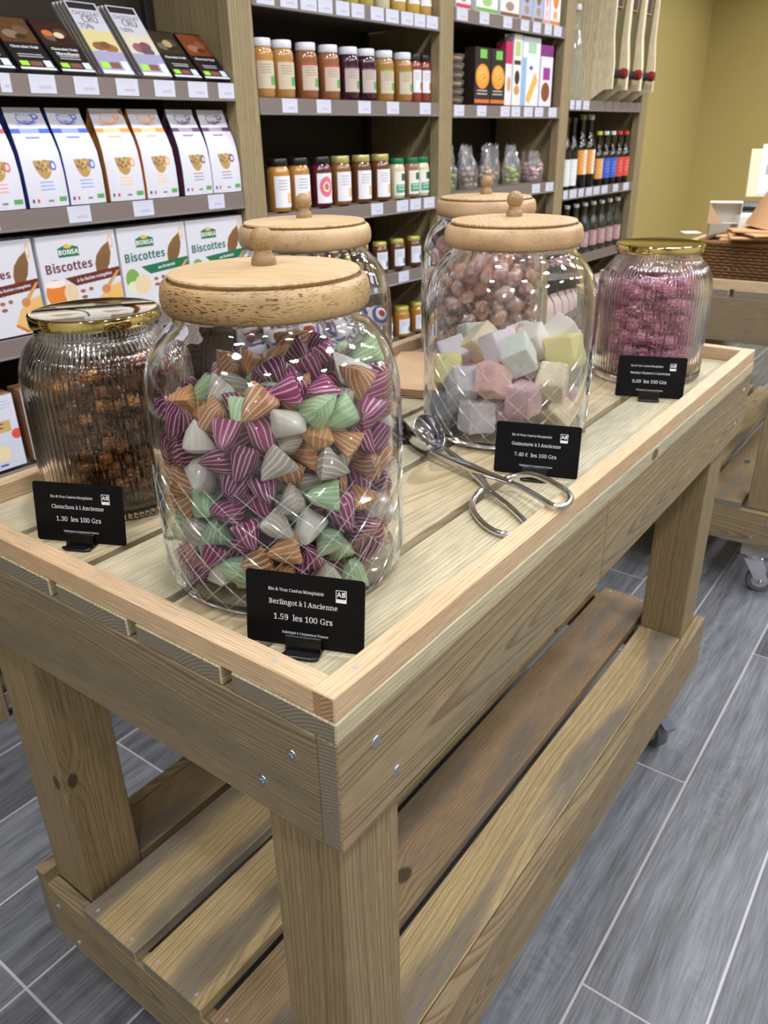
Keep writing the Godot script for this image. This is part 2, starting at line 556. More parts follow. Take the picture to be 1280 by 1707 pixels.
func room() -> void:
	# floor: grout bed with wood-look porcelain tiles of 0.2 x 1.2 m set in it
	var g := MB.new()
	g.box(Vector3(0.7, -0.051, -2.0), Vector3(5.3, 0.1, 10.0))
	var floor_ := struct("floor", g.mesh(mat(c8(188, 187, 190), 0.8)))
	var skins := []
	for q in 6:
		skins.append(porcelain(100 + q, [0.45, 0.41, 0.47, 0.43, 0.39, 0.49][q]))
	var tiles := []
	for q in 6:
		for flip in 2:
			var tb := slab(Vector3(0.1968, 0.01, 1.1965), 0.0008, skins[q], null, 2, Vector2.ZERO, Vector2(1.2, 0.2))
			var mb := MB.new()
			# own texture layout: v along the tile
			var hx := 0.0974
			var hz := 0.5974
			var f0 := 1.0 if flip else 0.0
			mb.quad(Vector3(-hx, 0.005, hz), Vector3(hx, 0.005, hz), Vector3(hx, 0.005, -hz), Vector3(-hx, 0.005, -hz), Vector2(f0, 1), Vector2(1 - f0, 1), Vector2(1 - f0, 0), Vector2(f0, 0))
			for s in [-1.0, 1.0]:
				mb.quad(Vector3(s * hx, -0.005, s * hz), Vector3(s * hx, -0.005, -s * hz), Vector3(s * hx, 0.005, -s * hz), Vector3(s * hx, 0.005, s * hz))
				mb.quad(Vector3(-s * hx, -0.005, s * hz), Vector3(s * hx, -0.005, s * hz), Vector3(s * hx, 0.005, s * hz), Vector3(-s * hx, 0.005, s * hz))
			tiles.append(mb.mesh(skins[q]))
			tb = null
	var phase := {0: -0.547, -1: -1.132, -2: -0.35, -3: -0.78, -4: 0.04, -5: 0.04, -6: -0.45, 1: -0.15, 2: -0.75}
	for k in range(-10, 16):
		var x := 0.161 + 0.2 * k
		if x > 3.25 or x < -1.85: continue
		var z0: float = phase.get(k, -fmod(absf(k) * 0.43, 1.2))
		for j in range(-6, 5):
			var z := z0 - 0.6 + 1.2 * j
			if z < -6.4 or z > 2.6: continue
			part(floor_, "tile", tiles[rng.randi() % tiles.size()], at(Vector3(x, -0.005, z)))
	# ochre walls, white ceiling
	var paint := mat(c8(194, 176, 110), 0.8)
	var m := MB.new()
	m.box(Vector3(WALL_X - 0.1, 1.4, -2.0), Vector3(0.2, 2.9, 10.0))
	struct("wall_left", m.mesh(paint))
	m = MB.new()
	m.box(Vector3(0.7, 1.4, BACK_Z - 0.1), Vector3(5.3, 2.9, 0.2))
	struct("wall_back", m.mesh(paint))
	m = MB.new()
	m.box(Vector3(3.4, 1.4, -2.0), Vector3(0.2, 2.9, 10.0))
	struct("wall_right", m.mesh(mat(c8(200, 192, 170), 0.8)))
	m = MB.new()
	m.box(Vector3(0.7, 1.4, 3.0), Vector3(5.3, 2.9, 0.2))
	struct("wall_front", m.mesh(mat(c8(200, 192, 170), 0.8)))
	m = MB.new()
	m.box(Vector3(0.7, CEIL + 0.06, -2.0), Vector3(5.3, 0.12, 10.0))
	struct("ceiling", m.mesh(mat(c8(226, 226, 222), 0.9)))

# a board: grain along its longest side
func board(parent: Node3D, called: String, c: Vector3, s: Vector3, m: Material, ends: Material, bevel := 0.0015) -> MeshInstance3D:
	var gr := 0
	if s.y > s.x and s.y > s.z: gr = 1
	elif s.z > s.x: gr = 2
	var len_: float = s[gr]
	var off := Vector2(rng.randf() * maxf(0.0, 0.98 - len_ / 1.4), rng.randf() * 0.3)
	return part(parent, called, slab(s, bevel, m, ends, gr, off), at(c))

var screw_mesh: Mesh
var nail_mesh: Mesh
func screw(parent: Node3D, p: Vector3, nrm: Vector3, nail := false) -> void:
	if screw_mesh == null:
		var mb := MB.new()
		mb.lathe([Vector2(0.0062, 0.0), Vector2(0.0058, 0.0007), Vector2(0.0038, 0.0011), Vector2(0.0, 0.0012)], 14)
		mb.box(Vector3(0, 0.0012, 0), Vector3(0.005, 0.0006, 0.0012))
		mb.box(Vector3(0, 0.0012, 0), Vector3(0.0012, 0.0006, 0.005))
		screw_mesh = mb.mesh(W.screw)
		var nb := MB.new()
		nb.lathe([Vector2(0.0028, 0.0), Vector2(0.0026, 0.0004), Vector2(0.0, 0.0005)], 10)
		nail_mesh = nb.mesh(mat(c8(170, 168, 170), 0.4))
	var x := nrm.cross(Vector3(0.3, 0.5, 0.81)).normalized()
	part(parent, "nail" if nail else "screw", nail_mesh if nail else screw_mesh, Transform3D(Basis(x, nrm, x.cross(nrm)), p - parent.position))

func trolley(called: String, label: String, o: Vector3, top: float, kind: int) -> void:
	var t := thing(called, label, "trolley", at(o), "")
	var L := 1.3231
	var Wd := 0.654
	var th := 0.0225
	var tp := 0.0215
	var lg := 0.093
	var ha := 0.1234
	var ys := 0.3274
	# top planks
	for q in 5:
		var x := -0.06 - q * 0.1336
		var b := board(t, "plank", Vector3(x, top - tp / 2, -L / 2), Vector3(0.1201, tp, L - 0.001), [W.pale, W.pale2, W.pale, W.pale2, W.pale][q], W.end)
		b.position.y = top - tp / 2
	# oak edge strips
	var hb := 0.0246
	var wb := 0.0227
	var yb := top + hb / 2
	var e := 0.0015
	var st := board(t, "edge_strip", Vector3(-wb / 2 - e, yb, -L / 2), Vector3(wb, hb, L - 2 * e), W.oak, W.oakend, 0.001)
	for q in 7: screw(st, Vector3(-wb / 2 - e, top + hb, -0.045 - q * 0.205), Vector3.UP, true)
	st = board(t, "edge_strip", Vector3(-Wd + wb / 2 + e, yb, -L / 2), Vector3(wb, hb, L - 2 * e), W.oak, W.oakend, 0.001)
	st = board(t, "edge_strip", Vector3(-Wd / 2, yb, -wb / 2 - e), Vector3(Wd - 2 * wb - 2 * e, hb, wb), W.oak, W.oakend, 0.001)
	for q in 5: screw(st, Vector3(-0.075 - q * 0.125, top + hb, -wb / 2 - e), Vector3.UP, true)
	st = board(t, "edge_strip", Vector3(-Wd / 2, yb, -L + wb / 2 + e), Vector3(Wd - 2 * wb - 2 * e, hb, wb), W.oak, W.oakend, 0.001)
	# aprons
	var ya := top - tp - ha / 2
	for sd in 2:
		var x := -th / 2 if sd == 0 else -Wd + th / 2
		var cut := 0.571
		var ap := board(t, "apron", Vector3(x, ya, -cut / 2), Vector3(th, ha, cut - 0.0008), W.apron, W.end)
		var out := Vector3.RIGHT if sd == 0 else Vector3.LEFT
		var fx := 0.0 if sd == 0 else -Wd
		screw(ap, Vector3(fx, top - 0.0547, -0.0524), out); screw(ap, Vector3(fx, top - 0.112, -0.083), out)
		ap = board(t, "apron", Vector3(x, ya, -(cut + L) / 2), Vector3(th, ha, L - cut - 0.0008), W.apron, W.end)
		screw(ap, Vector3(fx, top - 0.049, -L + 0.048), out); screw(ap, Vector3(fx, top - 0.112, -L + 0.073), out)
		var z := -th / 2 if sd == 0 else -L + th / 2
		ap = board(t, "apron", Vector3(-Wd / 2, ya, z), Vector3(Wd - 2 * th, ha, th), W.apron2, W.end)
		var fz := 0.0 if sd == 0 else -L
		var oz := Vector3.BACK if sd == 0 else Vector3.FORWARD
		for sx in [-0.052, -Wd + 0.052]: screw(ap, Vector3(sx, top - 0.058, fz), oz)
		for sx in [-0.093, -Wd + 0.093]: screw(ap, Vector3(sx, top - 0.11, fz), oz)
	# legs stand on the short lower rails
	for lx in [-th - lg / 2, -Wd + th + lg / 2]:
		for lz in [-th - lg / 2, -L + th + lg / 2]:
			var y0 := ys - tp + 0.0004
			board(t, "leg", Vector3(lx, (y0 + top - tp) / 2, lz), Vector3(lg, top - tp - y0, lg), W.leg, W.end, 0.002)
	# lower shelf: rails, planks between them
	var hr := 0.1331
	for sd in 2:
		var x := -th / 2 if sd == 0 else -Wd + th / 2
		var r := board(t, "lower_rail", Vector3(x, ys - hr / 2, -L / 2), Vector3(th, hr, L), W.apron, W.end)
		var z := -th / 2 if sd == 0 else -L + th / 2
		r = board(t, "lower_rail", Vector3(-Wd / 2, ys - tp - (hr - tp) / 2, z), Vector3(Wd - 2 * th - 0.001, hr - tp, th), W.apron, W.end)
		var fz := 0.0 if sd == 0 else -L
		var oz := Vector3.BACK if sd == 0 else Vector3.FORWARD
		for sx in [-0.045, -Wd + 0.046]: screw(r, Vector3(sx, ys - 0.056, fz), oz)
		for sx in [-0.085, -Wd + 0.085]: screw(r, Vector3(sx, ys - 0.11, fz), oz)
	for q in 3:
		var pl := board(t, "lower_plank", Vector3(-0.189 - 0.138 * q, ys - tp / 2, -L / 2), Vector3(0.12, tp, L), [W.low2, W.low, W.low][q], W.end)
		for z in [-0.012, -L + 0.012]:
			for dx in [-0.04, 0.04]: screw(pl, Vector3(-0.189 - 0.138 * q + dx, ys, z), Vector3.UP, true)
	for x in [-th - lg / 2, -Wd + th + lg / 2]:
		board(t, "lower_plank", Vector3(x, ys - tp / 2, -L / 2), Vector3(lg - 0.002, tp, L - 2 * (th + lg) - 0.004), W.low if x > -0.3 else W.low2, W.end)
	# casters under mounting blocks
	var tyre := mat(c8(96, 100, 106), 0.5)
	var hub := mat(c8(176, 180, 186), 0.35)
	for q in 4:
		var p := Vector3(-0.075 if q % 2 == 0 else -Wd + 0.075, 0, -0.085 if q < 2 else -L + 0.085)
		var cs := Node3D.new()
		cs.name = "caster"
		t.add_child(cs, true)
		cs.transform = at(p, [0.5, 2.2, -0.6, 0.9][q] if kind == 1 else [0.25, 2.2, -0.6, 0.9][q])
		var mb := MB.new()
		mb.box(Vector3(0, 0.222, 0), Vector3(0.09, 0.165, 0.075))
		part(cs, "mounting_block", mb.mesh(mat(c8(172, 168, 162), 0.6)))
		mb = MB.new()
		mb.lathe([Vector2(0.0, 0.118), Vector2(0.03, 0.118), Vector2(0.034, 0.124), Vector2(0.034, 0.14)], 18)
		for s in [-1.0, 1.0]:
			var A := [Vector3(-0.03, 0.12, s * 0.02), Vector3(0.03, 0.12, s * 0.02), Vector3(0.05, 0.05, s * 0.02), Vector3(0.028, 0.034, s * 0.02), Vector3(0.01, 0.05, s * 0.02)]
			for k in 3:
				var B := [A[0], A[k + 1], A[k + 2]]
				mb.tri(B[0], B[1], B[2]); mb.tri(B[0] + Vector3(0, 0, 0.003), B[2] + Vector3(0, 0, 0.003), B[1] + Vector3(0, 0, 0.003))
			for k in 5:
				var a1: Vector3 = A[k]
				var a2: Vector3 = A[(k + 1) % 5]
				mb.quad(a1, a2, a2 + Vector3(0, 0, 0.003), a1 + Vector3(0, 0, 0.003))
		mb.tube([Vector3(0.03, 0.0425, -0.024), Vector3(0.03, 0.0425, 0.027)], [0.006], 10)
		part(cs, "fork", mb.mesh(W.chrome))
		mb = MB.new()
		mb.lathe([Vector2(0.026, -0.014), Vector2(0.038, -0.014), Vector2(0.0418, -0.010), Vector2(0.0425, 0.0), Vector2(0.0418, 0.010), Vector2(0.038, 0.014), Vector2(0.026, 0.014)], 28)
		part(cs, "wheel", mb.mesh(tyre), Transform3D(Basis(Vector3.RIGHT, PI / 2), Vector3(0.03, 0.0425, 0.0015)))
		mb = MB.new()
		mb.lathe([Vector2(0.0, -0.012), Vector2(0.026, -0.012), Vector2(0.026, 0.012), Vector2(0.0, 0.012)], 20)
		part(cs, "hub", mb.mesh(hub), Transform3D(Basis(Vector3.RIGHT, PI / 2), Vector3(0.03, 0.0425, 0.0015)))
		part(cs, "brake_pedal", slab(Vector3(0.035, 0.006, 0.03), 0.002, mat(c8(86, 92, 104), 0.5)), Transform3D(Basis(Vector3.BACK, -0.4), Vector3(0.072, 0.088, 0.0015)))

# ---------------------------------------------------------------- glass jars and what is in them
const JAR_OUT := [[0.0, 0.004], [0.098, 0.003], [0.108, 0.0], [0.114, 0.001], [0.1205, 0.005], [0.125, 0.013], [0.1275, 0.026], [0.1277, 0.06], [0.1277, 0.12], [0.1275, 0.185], [0.1262, 0.205], [0.1225, 0.224], [0.116, 0.241], [0.107, 0.254], [0.0985, 0.262], [0.0925, 0.268], [0.0895, 0.276], [0.0890, 0.295]]
const RIB_OUT := [[0.0, 0.004], [0.085, 0.003], [0.093, 0.0], [0.0975, 0.003], [0.0995, 0.010], [0.1, 0.03], [0.1, 0.08], [0.1, 0.15], [0.0995, 0.165], [0.0975, 0.178], [0.093, 0.191], [0.086, 0.202], [0.079, 0.210], [0.0745, 0.216], [0.073, 0.222], [0.073, 0.236]]

func v2(a: Array) -> Array:
	var o := []
	for p in a: o.append(Vector2(p[0], p[1]))
	return o

func resample(a: Array, n: int) -> Array:
	var c := Curve2D.new()
	for k in a.size():
		var p: Vector2 = a[k]
		var d: Vector2 = (a[mini(k + 1, a.size() - 1)] - a[maxi(k - 1, 0)]) / 6.0
		c.add_point(p, -d, d)
	var o := []
	for k in n + 1: o.append(c.sample_baked(c.get_baked_length() * k / n, true))
	return o

var lid_parts := {}
func wooden_jar(p: Vector3, label: String, turn: float, lidm: Material, k := 1.0) -> Node3D:
	var t := thing("glass_jar", label, "jar", Transform3D(Basis(Vector3.UP, turn) * Basis.from_scale(Vector3.ONE * k), p), "large glass jars with turned wooden lids")
	if not lid_parts.has("body"):
		var prof := v2(JAR_OUT)
		var inner := [Vector2(0.085, 0.295)]
		for q in range(JAR_OUT.size() - 2, 4, -1):
			var r: float = JAR_OUT[q][0] - 0.0042
			var y: float = maxf(JAR_OUT[q][1], 0.016)
			inner.append(Vector2(r, y - (0.002 if q > 10 else 0.0)))
		inner.append(Vector2(0.10, 0.0125)); inner.append(Vector2(0.0, 0.0125))
		var mb := MB.new()
		mb.lathe(prof, 72)
		mb.lathe([Vector2(0.0890, 0.295), Vector2(0.085, 0.295)], 72)
		mb.lathe(inner, 72)
		lid_parts.body = mb.mesh(W.glass)
		# two families of grooves cut round the lower half, crossing into diamonds
		mb = MB.new()
		for fam in [-1.0, 1.0]:
			for q in 26:
				var a0 := TAU * q / 26.0
				var rows := [[], [], []]
				for s in 22:
					var f := s / 21.0
					var y := 0.012 + f * 0.125
					var r := 0.1277
					if y < 0.026: r = lerpf(0.1246, 0.1275, (y - 0.012) / 0.014)
					var an: float = a0 + fam * f * 1.05
					var hw := 0.0011 / r
					var top_ := r + 0.0007
					rows[0].append(Vector3(cos(an - hw) * (r - 0.0003), y, -sin(an - hw) * (r - 0.0003)))
					rows[1].append(Vector3(cos(an) * top_, y, -sin(an) * top_))
					rows[2].append(Vector3(cos(an + hw) * (r - 0.0003), y, -sin(an + hw) * (r - 0.0003)))
				mb.grid([rows[0], rows[1]]); mb.grid([rows[1], rows[2]])
		lid_parts.cut = mb.mesh(W.cut)
	part(t, "glass_body", lid_parts.body)
	part(t, "cut_pattern", lid_parts.cut)
	var ring := MB.new()
	ring.lathe([Vector2(0.0845, 0.280), Vector2(0.090, 0.2775), Vector2(0.0945, 0.2785), Vector2(0.0975, 0.282), Vector2(0.099, 0.2885), Vector2(0.0988, 0.295), Vector2(0.0975, 0.3015), Vector2(0.0955, 0.3055), Vector2(0.0928, 0.3075), Vector2(0.0908, 0.3072), Vector2(0.0900, 0.3045), Vector2(0.08, 0.3045)], 72, Vector3.ZERO, 0.75, Vector2(1, 1))
	var lid := Node3D.new()
	lid.name = "lid"
	t.add_child(lid)
	part(lid, "lid_ring", ring.mesh(lidm))
	var disc := MB.new()
	var dp := [Vector2(0.0862, 0.3045), Vector2(0.0866, 0.3075), Vector2(0.0890, 0.3092), Vector2(0.0897, 0.3108), Vector2(0.0888, 0.3124), Vector2(0.075, 0.3140), Vector2(0.05, 0.3155), Vector2(0.025, 0.3162), Vector2(0.0, 0.3165)]
	disc.lathe(dp, 72)
	for q in disc.v.size():
		disc.t[q] = Vector2(disc.v[q].x / 1.4 + 0.5, disc.v[q].z / 0.19 + 0.5)
	part(lid, "lid_disc", disc.mesh(W.disc))
	var kn := MB.new()
	var kp := [Vector2(0.0112, 0.3155), Vector2(0.0118, 0.3175), Vector2(0.0114, 0.3222), Vector2(0.0100, 0.3240), Vector2(0.0085, 0.3258), Vector2(0.0083, 0.3275)]
	for q in 11:
		var an := -0.85 + q * (0.85 + PI / 2) / 10.0
		kp.append(Vector2(maxf(cos(an) * 0.0116, 0.0), 0.3385 + sin(an) * 0.0118))
	kn.lathe(kp, 28)
	part(lid, "knob", kn.mesh(W.knob))
	return t

func gold_jar(p: Vector3, label: String, turn: float) -> Node3D:
	var t := thing("ribbed_jar", label, "jar", at(p, turn), "ribbed glass jars with gold lids")
	if not lid_parts.has("rib"):
		var prof := resample(v2(RIB_OUT), 46)
		var mb := MB.new()
		var rows := []
		for q: Vector2 in prof:
			var row := []
			var f := smoothstep(0.05, 0.095, q.x) * (1.0 - smoothstep(0.205, 0.22, q.y))
			for s in 705:
				var an := TAU * s / 704.0
				var r := q.x + 0.00075 * f * cos(an * 88.0)
				row.append(Vector3(cos(an) * r, q.y, -sin(an) * r))
			rows.append(row)
		mb.grid(rows, true)
		mb.lathe([Vector2(0.073, 0.236), Vector2(0.070, 0.236)], 64)
		var inner := [Vector2(0.070, 0.236)]
		for q in range(RIB_OUT.size() - 2, 3, -1):
			inner.append(Vector2(RIB_OUT[q][0] - 0.0038, maxf(RIB_OUT[q][1] - (0.0015 if q > 8 else 0.0), 0.016)))
		inner.append(Vector2(0.08, 0.0125)); inner.append(Vector2(0.0, 0.0125))
		mb.lathe(resample(inner, 50), 64)
		lid_parts.rib = mb.mesh(W.ribglass)
		mb = MB.new()
		mb.lathe([Vector2(0.0742, 0.230), Vector2(0.0752, 0.2275), Vector2(0.0766, 0.2275), Vector2(0.0772, 0.229), Vector2(0.0772, 0.239), Vector2(0.0765, 0.2405), Vector2(0.0745, 0.2413), Vector2(0.072, 0.2410), Vector2(0.0690, 0.2403), Vector2(0.0, 0.2402)], 96)
		lid_parts.gold = mb.mesh(W.gold)
	part(t, "glass_body", lid_parts.rib)
	part(t, "gold_lid", lid_parts.gold)
	return t

# spheres of radius r settled in a round jar: kept near the wall and the heaped top, pushed apart
func settle(n: int, R: float, r: float, y0: float, heap: Callable, hollow: float, seed_: int, rounds := 26, shoulder := 0.195) -> Array:
	var g := RandomNumberGenerator.new()
	g.seed = seed_
	var P := PackedVector3Array()
	while P.size() < n:
		var a := g.randf() * TAU
		var q := sqrt(g.randf()) * (R - r)
		var x := cos(a) * q
		var z := sin(a) * q
		var h: float = heap.call(x, z)
		var y := g.randf_range(y0 + r, maxf(y0 + r + 0.001, h - r))
		if q < R - r - hollow and y < h - r - hollow: continue
		P.append(Vector3(x, y, z))
	var cell := r * 2.0
	for it in rounds:
		var H := {}
		for k in n:
			var c := Vector3i((P[k] / cell).floor())
			if H.has(c): H[c].append(k)
			else: H[c] = [k]
		for k in n:
			var c := Vector3i((P[k] / cell).floor())
			var push := Vector3.ZERO
			for dx in range(-1, 2):
				for dy in range(-1, 2):
					for dz in range(-1, 2):
						var L = H.get(c + Vector3i(dx, dy, dz))
						if L == null: continue
						for j in L:
							if j == k: continue
							var d := P[k] - P[j]
							var len2 := d.length_squared()
							if len2 < cell * cell and len2 > 1e-12:
								var len_ := sqrt(len2)
								push += d / len_ * (cell - len_) * 0.42
			var p := P[k] + push.limit_length(r)
			var q := Vector2(p.x, p.z)
			var Ry := R - r - 6.0 * pow(maxf(0.0, p.y + r * 0.7 - shoulder), 2.0)
			if q.length() > Ry: q = q.normalized() * Ry
			var top_: float = heap.call(q.x, q.y) + r * 0.4
			P[k] = Vector3(q.x, clampf(p.y, y0 + r, maxf(y0 + r, top_ - r)), q.y)
	var out := []
	for p in P: out.append(p)
	return out

func any_turn(g: RandomNumberGenerator) -> Basis:
	return Basis.from_euler(Vector3(g.randf() * TAU, g.randf() * TAU, g.randf() * TAU))

# the pieces nearest the camera are things of their own, the ones behind them fill the jar as one
func fill(places: Array, centre: Vector3, kinds: Array, each: int, size: Callable, called: String, group: String, seed_: int, stuff_name: String, stuff_label: String, category: String) -> void:
	var g := RandomNumberGenerator.new()
	g.seed = seed_
	var eye := Vector3(0.3272, 1.3624, 0.3651)
	var list := []
	for p in places:
		var out := Vector3(p.x, 0, p.z)
		var toward: Vector3 = (eye - centre - p).normalized()
		list.append([p, out.dot(Vector3(toward.x, 0, toward.z)) + out.length() * 0.5 + p.y * 0.35])
	list.sort_custom(func(a, b): return a[1] > b[1])
	var rest := {}
	var low := 1.0
	var high := 0.0
	for p in places:
		low = minf(low, p.y); high = maxf(high, p.y)
	for k in list.size():
		var pick: int = g.randi() % kinds.size()
		var kd: Array = kinds[pick]
		var b: Basis = any_turn(g).scaled(Vector3.ONE * size.call(g))
		var xf := Transform3D(b, centre + list[k][0])
		if k < each:
			var band: int = clampi(int((list[k][0].y - low) / (high - low) * 3.0), 0, 2)
			var where: String = ["near the bottom of", "halfway up", "near the top of"][band]
			whole(called, kd[0], kd[1] % where, category, xf, kd[2] % where)
		else:
			var one: Mesh = kinds[0][0]
			if not rest.has(one): rest[one] = []
			rest[one].append(xf)
	for me in rest:
		var mm := MultiMesh.new()
		mm.transform_format = MultiMesh.TRANSFORM_3D
		mm.mesh = me
		mm.instance_count = rest[me].size()
		for k in rest[me].size(): mm.set_instance_transform(k, rest[me][k])
		var mi := MultiMeshInstance3D.new()
		mi.name = numbered(stuff_name)
		mi.multimesh = mm
		mi.set_meta("kind", "stuff")
		tag(mi, stuff_label, category, group)
		add_child(mi)

func berlingot(m: Material, fat: float) -> Mesh:
	var rows := []
	for b in 9:
		var t := b / 8.0
		var tt := (t - 0.5) * 2.0
		var wide := pow(1.0 - t, 0.5) * 0.8 + 0.18
		var tall := pow(t, 0.5) * 0.8 + 0.18
		var row := []
		for s in 17:
			var an := TAU * s / 16.0
			var cs := cos(an)
			var sn := sin(an)
			row.append(Vector3(cs * wide, sn * tall, tt * 0.74 * fat))
		rows.append(row)
	rows.push_front([]); rows.push_back([])
	for s in 17:
		rows[0].append(Vector3(rows[1][s].x * 0.85, 0, rows[1][s].z * 1.16))
		rows[rows.size() - 1].append(Vector3(0, rows[rows.size() - 2][s].y * 0.85, rows[rows.size() - 2][s].z * 1.16))
	var mb := MB.new()
	mb.grid(rows, true)
	return mb.mesh(m)

func striped(base: Color, stripe: Color, n: int, width: float) -> StandardMaterial3D:
	var im := Image.create_empty(384, 32, false, Image.FORMAT_RGB8)
	var g := RandomNumberGenerator.new()
	g.seed = int(base.r * 999) + n
	im.fill(base)
	for k in n:
		var c := (k + g.randf_range(0.3, 0.7)) / n * 384.0
		var w := width * 384.0 / n * g.randf_range(0.6, 1.25)
		for x in range(int(c - w), int(c + w) + 1):
			var a := 1.0 - smoothstep(0.5, 1.0, absf(x - c) / w)
			for y in 32: im.set_pixel(posmod(x + int(sin(y * 0.2) * 3.0), 384), y, base.lerp(stripe, a * 0.9))
	var m := tmat(im, 0.16)
	m.backlight_enabled = true
	m.backlight = Color(0.55, 0.55, 0.55)
	return m

func lump(m: Material, seed_: int, amp: float, bumps: int, squash := Vector3.ONE, nu := 16, nv := 11) -> Mesh:
	var g := RandomNumberGenerator.new()
	g.seed = seed_
	var dirs := []
	for k in bumps:
		var y := 1.0 - 2.0 * (k + 0.5) / bumps
		var r := sqrt(1.0 - y * y)
		var a := k * 2.39996 + g.randf() * 0.5
		dirs.append(Vector3(cos(a) * r, y, sin(a) * r))
	var rows := []
	for b in nv:
		var th := PI * (float(b) / (nv - 1)) - PI / 2
		var row := []
		for s in nu + 1:
			var an := TAU * (s % nu) / nu
			var d := Vector3(cos(th) * cos(an), sin(th), -cos(th) * sin(an))
			var best := -1.0
			for q in dirs: best = maxf(best, d.dot(q))
			row.append(d * (1.0 - amp + amp * smoothstep(0.72, 1.0, best)) * squash)
		rows.append(row)
	var mb := MB.new()
	mb.grid(rows, true, false, Vector2(1, 1))
	return mb.mesh(m)

func mottled(a: Color, b: Color, c: Color, scale: float, rough: float, seed_: int) -> StandardMaterial3D:
	var n1 := noise(seed_, 1.0, 2)
	var im := Image.create_empty(128, 128, false, Image.FORMAT_RGB8)
	for y in 128:
		for x in 128:
			var f := n1.get_noise_2d(x * scale, y * scale)
			var col := a.lerp(b, smoothstep(-0.3, 0.25, f))
			im.set_pixel(x, y, col.lerp(c, smoothstep(0.25, 0.55, f)))
	return tmat(im, rough)

func marshmallow(col: Color, seed_: int) -> Mesh:
	var nn := noise(seed_, 1.0, 3)
	var pw := noise(seed_ + 40, 1.0, 2)
	var im := Image.create_empty(96, 96, false, Image.FORMAT_RGB8)
	for y in 96:
		for x in 96:
			var f := pw.get_noise_2d(x * 0.22, y * 0.22) * 0.6 + pw.get_noise_2d(x * 0.05, y * 0.05) * 0.5
			im.set_pixel(x, y, col.lerp(c8(246, 244, 240), clampf(0.22 + f * 0.55, 0.0, 0.75)))
	var m := tmat(im, 0.95)
	m.subsurf_scatter_enabled = true
	m.subsurf_scatter_strength = 0.15
	var mb := MB.new()
	var N := 12
	for f in 6:
		var ax := f / 2
		var sg := 1.0 if f % 2 else -1.0
		var rows := []
		for b in N + 1:
			var row := []
			for s in N + 1:
				var p := Vector3.ZERO
				p[ax] = sg
				p[(ax + 1) % 3] = (2.0 * s / N - 1.0) * sg
				p[(ax + 2) % 3] = 2.0 * b / N - 1.0
				var q := p.clamp(-Vector3.ONE * 0.8, Vector3.ONE * 0.8)
				p = q + (p - q).normalized() * 0.2 if p != q else p
				p *= Vector3(1.0, 0.92, 1.06)
				row.append(p * (1.0 + nn.get_noise_3dv(p * 1.1) * 0.09 + nn.get_noise_3dv(p * 6.5) * 0.05))
			rows.append(row)
		mb.grid(rows)
	return mb.mesh(m)

